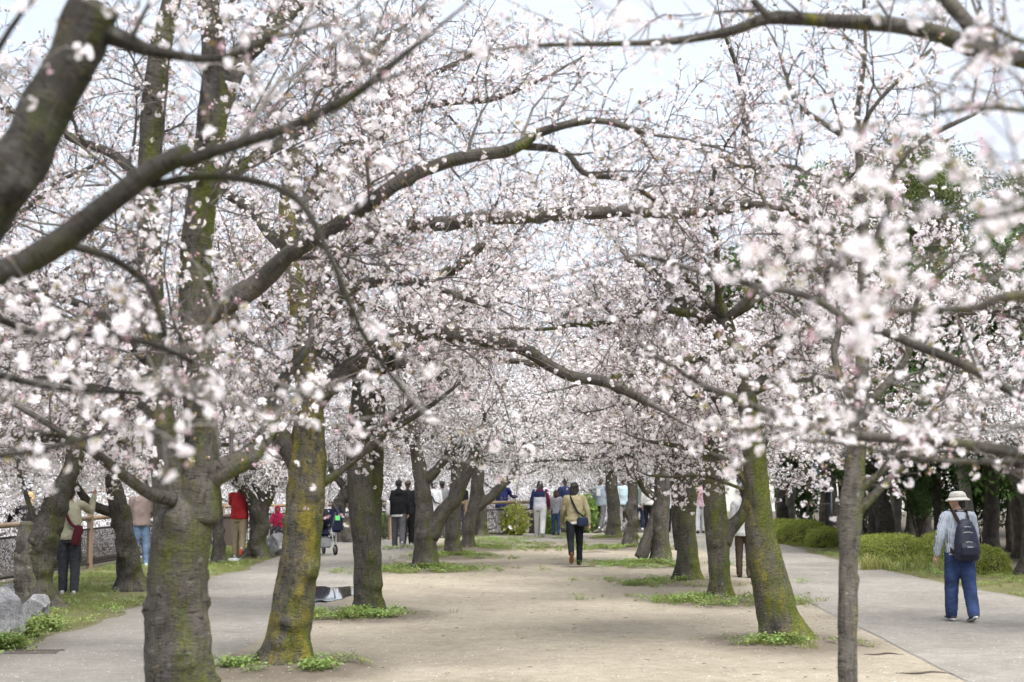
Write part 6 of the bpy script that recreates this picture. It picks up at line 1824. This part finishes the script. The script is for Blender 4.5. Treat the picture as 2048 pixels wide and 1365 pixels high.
bm = bmesh.new(); ell(bm, tp(0, -.07, 1.42), (.10, .06, .06)); solid('jacket_hood', bm, C((.10, .014, .04), 'maroon_cloth'), I['root'], .014, 1)
g = gnd(1112, 1072)
I = person((g[0], g[1], .02), 'girl in a light grey jacket and blue jeans beside the long-haired woman', heading=-6, H=1.36, top=C((.33, .33, .36), 'light_grey_cloth'), pants=denim('mid_denim', (.035, .06, .13)), shoes=(BLACKC, SOLE_D), legs=((4, 4), (-4, 6)), hair='long', hairm='brownhair', vox=.016, seed=7)
g = gnd(1131, 1067)
I = person((g[0], g[1], .02), 'man in a navy jacket and dark cap half hidden by the man in tan', heading=10, H=1.70, top=NAVY, pants=C((.05, .05, .055), 'dark_cloth'), shoes=(BLACKC, SOLE_D), vox=.017, seed=8)
bm = bmesh.new(); ell(bm, I['hv'](0, -.015, .06), (.095, .105, .075)); ell(bm, I['hv'](0, .09, .05), (.075, .07, .012)); solid('cap', bm, BLACKC, I['root'], .011, 1)
g = gnd(1004, 1068)
I = person((g[0], g[1] - .4, .02), 'man in a navy hooded sweatshirt leaning over the far fence', heading=-20, H=1.68, top=C((.022, .027, .10), 'deep_blue_cloth'), pants=C((.42, .42, .43), 'pale_cloth2'), shoes=(WHITE, SOLE_W), hood=True, arms=((35, 14, 40), (40, 18, 45)), lean=8, loose=1.2, vox=.016, seed=9)

# left path walkers
g = gnd(797, 1096)
I = person((g[0], g[1], .006), 'person in a black hooded sweatshirt, cap and grey trousers walking on the left path', heading=4, H=1.70, top=BLACKC, pants=C((.085, .085, .09), 'grey_wool'), shoes=(C((.3, .3, .3), 'pale_shoe'), SOLE_W), hood=True, legs=((6, 4), (-12, 20)), loose=1.22, pant_loose=1.25, hem=.82, undershirt=WHITE, vox=.015, seed=10)
bm = bmesh.new(); ell(bm, I['hv'](0, -.015, .062), (.094, .104, .072)); ell(bm, I['hv'](0, .10, .05), (.07, .07, .012)); solid('cap', bm, C((.02, .022, .03), 'cap_cloth'), I['root'], .011, 1)
bag_thing('tote_bag', 'white tote bag hanging at the left side of the black-hooded walker', 'bag', I, WHITE, I['tp'](-.27, -.02, .98), (.10, .30, .42), [I['tp'](-.27, -.06, 1.16), I['tp'](-.22, -.07, 1.40), I['tp'](-.22, .05, 1.40), I['tp'](-.27, .06, 1.16)], .03)
g = gnd(815, 1092)
I = person((g[0], g[1], .006), 'person all in black walking just right of the black-hooded walker', heading=2, H=1.68, top=BLACKC, pants=BLACKC, shoes=(C((.3, .3, .3), 'pale_shoe'), SOLE_W), legs=((-8, 10), (6, 4)), pant_loose=1.3, loose=1.1, hairm='brownhair', vox=.016, seed=11)
g = gnd(866, 1082)
I = person((g[0], g[1], .006), 'man in a pale grey sweater with a black diagonal strap behind the forked tree', heading=6, H=1.67, top=C((.43, .43, .44), 'pale_sweater'), pants=C((.06, .075, .11), 'dark_denim'), shoes=(WHITE, SOLE_W), vox=.016, loose=1.15, seed=12)
bag_thing('sling_bag', 'small black sling bag on the man in the pale sweater', 'bag', I, BLACKC, I['tp'](-.13, -.13, 1.0), (.18, .07, .14), diag_strap(I, False, 1.0, q=1.16), .04)
g = gnd(884, 1078)
I = person((g[0], g[1], .006), 'dark-haired man in grey seen through the fork of the tree', heading=30, H=1.66, top=C((.16, .165, .17), 'mid_grey_cloth'), pants=GREY, shoes=(BLACKC, SOLE_D), vox=.017, seed=13)
g = gnd(922, 1073)
I = person((g[0], g[1], .02), 'person in a dark padded jacket between two grey trunks', heading=-30, H=1.62, top=C((.035, .035, .042), 'charcoal_cloth'), pants=C((.08, .09, .12), 'slate_cloth'), shoes=(BLACKC, SOLE_D), loose=1.15, vox=.017, seed=14)

# right far walkers
g = gnd(1202, 1066)
I = person((g[0], g[1], .034), 'young man in a blue-grey jacket with a white back print and dark wide trousers', heading=-25, H=1.68, top=C((.19, .22, .25), 'blue_grey_cloth'), pants=C((.085, .085, .095), 'grey_wool2'), shoes=(WHITE, SOLE_W), legs=((16, 6), (-14, 16)), arms=((8, 12, 20), (14, 16, 40)), hairm='brownhair', pant_loose=1.25, loose=1.18, vox=.016, seed=15)
o = obj('back_print', box_mesh('back_print', .13, .012, .22, plain('white_print2', (.6, .6, .6)), .005), I['root']); o.location = tuple(I['tp'](-.02, -.148, 1.24)); o.rotation_euler = (.06, 0, 0)
g = gnd(1247, 1062)
I = person((g[0], g[1], .034), 'person in a light blue shirt between the two dark trunks', heading=10, H=1.66, top=C((.36, .45, .50), 'light_blue_cloth'), pants=C((.30, .29, .28), 'stone_cloth'), shoes=(WHITE, SOLE_W), hairm='brownhair', legs=((4, 4), (-8, 10)), vox=.017, loose=1.12, seed=16)
g = gnd(1279, 1062)
I = person((g[0], g[1], .034), 'dark-haired person in green-grey top left of the grey banded trunk', heading=0, H=1.68, top=C((.12, .16, .14), 'green_grey_cloth'), pants=C((.02, .025, .05), 'navy_trouser'), shoes=(WHITE, SOLE_W), vox=.017, seed=17)
g = gnd(1298, 1066)
I = person((g[0], g[1], .02), 'person in a white sailor-collar top and black trousers beside the grey banded trunk', heading=-15, H=1.58, top=C((.52, .51, .48), 'cream_cloth'), pants=BLACKC, shoes=(BLACKC, SOLE_D), hair='bob', legs=((5, 4), (-6, 8)), loose=1.15, hem=.90, vox=.016, seed=18)
P = np.array([I['tp'](-.12, -.06, 1.42), I['tp'](-.06, -.135, 1.30), I['tp'](0, -.15, 1.22), I['tp'](.06, -.135, 1.30), I['tp'](.12, -.06, 1.42)]); obj('collar_trim', strap(I, P, .035, BLACKC), I['root'])
g = gnd(1344, 1066)
I = person((g[0], g[1], .02), 'person in a pale lilac jacket seen between two mossy trunks', heading=0, H=1.58, top=C((.45, .45, .53), 'lilac_cloth'), pants=BLACKC, shoes=(BLACKC, SOLE_D), loose=1.2, vox=.017, seed=19)
g = gnd(1401, 1068)
I = person((g[0], g[1], .016), 'person in a pink shirt and pale trousers behind the forked mossy trunk', heading=0, H=1.68, top=C((.52, .33, .38), 'pink_cloth'), pants=C((.45, .45, .46), 'off_white_cloth'), shoes=(C((.04, .035, .02), 'olive_shoe'), SOLE_D), arms=((0, 6, 6), (2, 14, 8)), legs=((-6, 8), (6, 4)), pant_loose=1.2, vox=.016, seed=20)
g = gnd(1489, 1157)
I = person((g[0], g[1], .016), 'person in a white shirt and brown trousers hidden behind the big leaning trunk', heading=-10, H=1.66, top=C((.58, .58, .58), 'white_shirt'), pants=C((.075, .055, .04), 'brown_cloth'), shoes=(C((.05, .035, .03), 'brown_shoe'), SOLE_D), legs=((4, 4), (-4, 8)), hem=.78, loose=1.1, vox=.014, seed=21)

# left verge -----------------------------------------------------------
g = gnd(137, 1188)
I = person((g[0], g[1], 0), 'person in a cream shirt and dark cargo trousers taking a picture at the fence', heading=8, H=1.72, top=C((.40, .385, .28), 'cream_shirt'), pants=C((.045, .048, .055), 'charcoal_cargo'), shoes=(WHITE, SOLE_W), arms=((62, 26, 95), (66, 24, 95)), legs=((4, 4), (-3, 5)), head=(0, 8), shrug=.03, sleeve='long', pant_loose=1.2, loose=1.12, hem=.86, vox=.012, seed=22)
for L, sx in zip(I['legs'], (-1, 1)):
    o = obj('cargo_pocket', box_mesh('cargo_pocket', .03, .13, .15, C((.045, .048, .055), 'charcoal_cargo'), .01), I['root']); o.location = tuple((L[0] * .35 + L[1] * .65) + np.array([sx * .085, -.01, 0]))
bag_thing('sling_bag', 'dark red sling bag hanging on the back of the person in the cream shirt', 'bag', I, plain('dark_red_nylon', (.085, .012, .02), .6), I['tp'](.135, -.16, .93), (.14, .10, .34), diag_strap(I, False, .98, q=1.14), .05, rot=(0, .25, 0))
g = gnd(52, 1160)
I = person((g[0], g[1] + .1, 0), 'fair-haired person in a black jacket leaning on the handrail behind the gnarled tree', heading=10, H=1.60, top=C((.022, .02, .022), 'black_jacket'), pants=C((.42, .42, .46), 'white_skirt'), shoes=(WHITE, SOLE_W), arms=((50, 42, 10), (40, 10, 60)), lean=14, hair='long', hairm='blondhair', pant_loose=1.5, vox=.013, seed=23)
g = gnd(281, 1133)
I = person((g[0], g[1], 0), 'person in a taupe t-shirt and light blue jeans standing at the fence', heading=20, H=1.69, top=C((.28, .215, .195), 'taupe_cloth'), pants=denim('light_denim', (.12, .18, .28)), shoes=(WHITE, SOLE_W), sleeve='short', arms=((12, 10, 70), (14, 12, 60)), hairm='brownhair', legs=((3, 4), (-3, 4)), loose=1.15, hem=.84, vox=.013, seed=24)
g = gnd(478, 1116)
I = person((g[0], g[1], 0), 'person in a red t-shirt and khaki trousers bending toward the burled tree', heading=-8, H=1.74, top=C((.44, .035, .04), 'red_cloth'), pants=C((.36, .29, .19), 'khaki_cloth'), shoes=(WHITE, SOLE_W), sleeve='short', arms=((40, 14, 60), (30, 10, 60)), head=(-20, -30), legs=((5, 4), (-5, 6)), loose=1.22, pant_loose=1.15, hem=.86, vox=.013, seed=25)

# child in pink on the boulder
g = gnd(551, 1110)
I = person((g[0], g[1] + .25, .30), 'child in a bright pink hooded jacket sitting on the grey boulder', heading=170, H=1.02, top=C((.75, .06, .16), 'hot_pink_cloth'), pants=GREY, shoes=(C((.5, .1, .2), 'pink_shoe'), SOLE_W), legs=((78, 70), (80, 72)), arms=((20, 8, 70), (20, 8, 70)), hair=None, loose=1.25, hem=.86, vox=.016, seed=26, head=(15, -10))
hv = I['hv']; bm = bmesh.new()
ell(bm, hv(0, -.03, .03), (.125, .125, .135)); ell(bm, hv(0, -.02, -.09), (.11, .10, .06))
ho = solid('hood', bm, C((.75, .06, .16), 'hot_pink_cloth'), I['root'], .014, 1, .004)
bm = bmesh.new(); ell(bm, hv(0, .062, -.005), (.066, .055, .078), I['HR']); ell(bm, hv(0, .118, -.02), (.012, .012, .014), I['HR'], 2)
for sx in (-1, 1): ell(bm, hv(sx * .03, .112, .012), (.012, .006, .006), I['HR'], 2)
solid('face', bm, M['skin'], ho, .008, 1)

# two people glimpsed in the wood
for i, (px_, Y, lb, tcol) in enumerate([(1882, 62, 'distant person in white glimpsed in the wood left of the sun hat', (.5, .5, .52)), (1716, 64, 'distant person in dark clothes glimpsed in the wood behind the rough trunk', (.04, .05, .08))]):
    person(((px_ - 1080) * Y / FPX, Y, 0), lb, heading=90, H=1.66, top=C(tcol, 'far_cloth'), pants=C((.06, .07, .09), 'far_trouser'), shoes=(BLACKC, SOLE_D), vox=.02, seed=40 + i)

# ------------------------------------------------------------------ small things on the left verge
# pushchair seen between the lichened trunk and the dark trunk
g = gnd(652, 1112)
root = empty('pushchair', (g[0] - .2, g[1] + .3, .006), .5); tag(root, 'dark pushchair with a grey basket half hidden behind the lichened trunk', 'pushchair')
PM = {'navy': C((.012, .014, .03), 'navy_hood'), 'grey': C((.20, .205, .21), 'basket_cloth'), 'al': M['steel']}
def tube_part(name, pts, r, mat, parent):
    t_ = Tubes(); P_, R_ = resample(np.array(pts, float), np.full(len(pts), r), .04); t_.add(P_, R_, 10); return obj(name, t_.mesh(name, [mat]), parent)
for sx in (-1, 1):
    tube_part('frame_tube', [(sx * .26, -.38, 1.02), (sx * .26, -.18, .72), (sx * .25, .12, .42), (sx * .24, .42, .12)], .013, PM['al'], root)
    tube_part('rear_leg', [(sx * .26, -.1, .62), (sx * .26, -.30, .14)], .013, PM['al'], root)
    for y, r_ in ((-.32, .125), (.42, .09)):
        w_ = empty_w = bpy.data.objects.new('wheel', None); link(w_, root); w_.location = (sx * .28, y, r_)
        bm = bmesh.new()
        R1 = [bm.verts.new((0, 0, 0))]
        seg, ring = 28, 10; vs = []
        for a in range(seg):
            th = a * 2 * math.pi / seg
            vs.append([bm.verts.new((.022 * math.sin(ph), (r_ - .022 + .022 * math.cos(ph)) * math.cos(th), (r_ - .022 + .022 * math.cos(ph)) * math.sin(th))) for ph in np.linspace(0, 2 * math.pi, ring, endpoint=False)])
        bm.verts.remove(R1[0])
        for a in range(seg):
            for b_ in range(ring): bm.faces.new((vs[a][b_], vs[(a + 1) % seg][b_], vs[(a + 1) % seg][(b_ + 1) % ring], vs[a][(b_ + 1) % ring]))
        me = bpy.data.meshes.new('tyre'); bm.to_mesh(me); bm.free(); me.materials.append(plain('tyre_rubber', (.02, .02, .02), .8))
        for p in me.polygons: p.use_smooth = True
        obj('tyre', me, w_)
        obj('rim', cyl_mesh('rim', r_ * .62, .03, PM['al'], 24, 'X', None, .004), w_)
tube_part('handle', [(-.26, -.38, 1.02), (-.2, -.42, 1.06), (.2, -.42, 1.06), (.26, -.38, 1.02)], .017, PM['navy'], root)
bm = bmesh.new(); ell(bm, (0, -.02, .86), (.26, .30, .24)); bmesh.ops.bisect_plane(bm, geom=bm.verts[:] + bm.edges[:] + bm.faces[:], plane_co=(0, .1, .8), plane_no=(0, .8, -.6), clear_outer=True)
me = bpy.data.meshes.new('hood'); bm.to_mesh(me); bm.free(); me.materials.append(PM['navy']); obj('hood', me, root)
o = obj('seat', box_mesh('seat', .42, .10, .52, PM['navy'], .04), root); o.location = (0, -.02, .66); o.rotation_euler = (-.5, 0, 0)
o = obj('seat_base', box_mesh('seat_base', .42, .34, .07, PM['navy'], .03), root); o.location = (0, .16, .46)
o = obj('basket', box_mesh('basket', .44, .46, .22, PM['grey'], .03), root); o.location = (0, -.02, .28)
g = gnd(668, 1092)
root = empty('hanging_bag', (g[0] + .05, g[1], .55)); tag(root, 'dark bag with a bright green square label behind the pushchair', 'bag')
o = obj('bag_body', box_mesh('bag_body', .36, .16, .62, PM['navy'], .05), root); o.location = (0, 0, .12)
o = obj('green_label', box_mesh('green_label', .12, .01, .12, plain('bright_green_label', (.12, .55, .16)), .002), root); o.location = (.05, -.086, .18)
o = obj('strap', strap(None, [(-.12, .02, .42), (-.05, .02, .58), (.05, .02, .58), (.12, .02, .42)], .03, PM['navy']), root)
tube_part('stand', [(0, 0, -.2), (0, 0, -.55)], .02, PM['al'], root)
# bottle, ground sheet
g = gnd(482, 1117)
root = empty('drink_bottle', (g[0], g[1], 0)); tag(root, 'orange-red bottle standing on the grass by the khaki trousers', 'bottle')
def lathe(name, prof, mat, parent, n=20):
    V = [(r * math.cos(t), r * math.sin(t), z) for r, z in prof for t in np.linspace(0, 2 * math.pi, n, endpoint=False)]
    F = [[i * n + j, i * n + (j + 1) % n, (i + 1) * n + (j + 1) % n, (i + 1) * n + j] for i in range(len(prof) - 1) for j in range(n)]
    return obj(name, mesh_arrays(name, np.array(V), [np.array(F)], [mat]), parent)
lathe('body', [(.001, 0), (.042, .002), (.044, .02), (.044, .16), (.034, .19), (.018, .21), (.018, .225)], plain('orange_red_plastic', (.45, .06, .02), .35, .5), root)
lathe('cap', [(.021, .215), (.022, .218), (.022, .245), (.018, .25), (.001, .252)], plain('white_cap', (.6, .6, .6), .4), root)
g = gnd(448, 1122)
gx, gy = np.meshgrid(np.linspace(-.35, .35, 24), np.linspace(-.35, .35, 24)); V = np.stack([gx.ravel(), gy.ravel(), .03 + .02 * fbm(np.stack([gx.ravel(), gy.ravel(), gx.ravel() * 0], 1), 5, 3, 4)], 1)
i = (np.arange(23)[:, None] * 24 + np.arange(23)[None]).ravel()
o = obj('ground_sheet', mesh_arrays('ground_sheet', V, [np.stack([i, i + 1, i + 25, i + 24], 1)], [plain('white_sheet', (.55, .56, .58), .6)])); o.location = (g[0], g[1], 0)
sm = o.modifiers.new('thick', 'SOLIDIFY'); sm.thickness = .006
tag(o, 'crumpled white ground sheet on the grass left of the orange bottle', 'sheet')

bpy.data.scenes.remove(WORK)
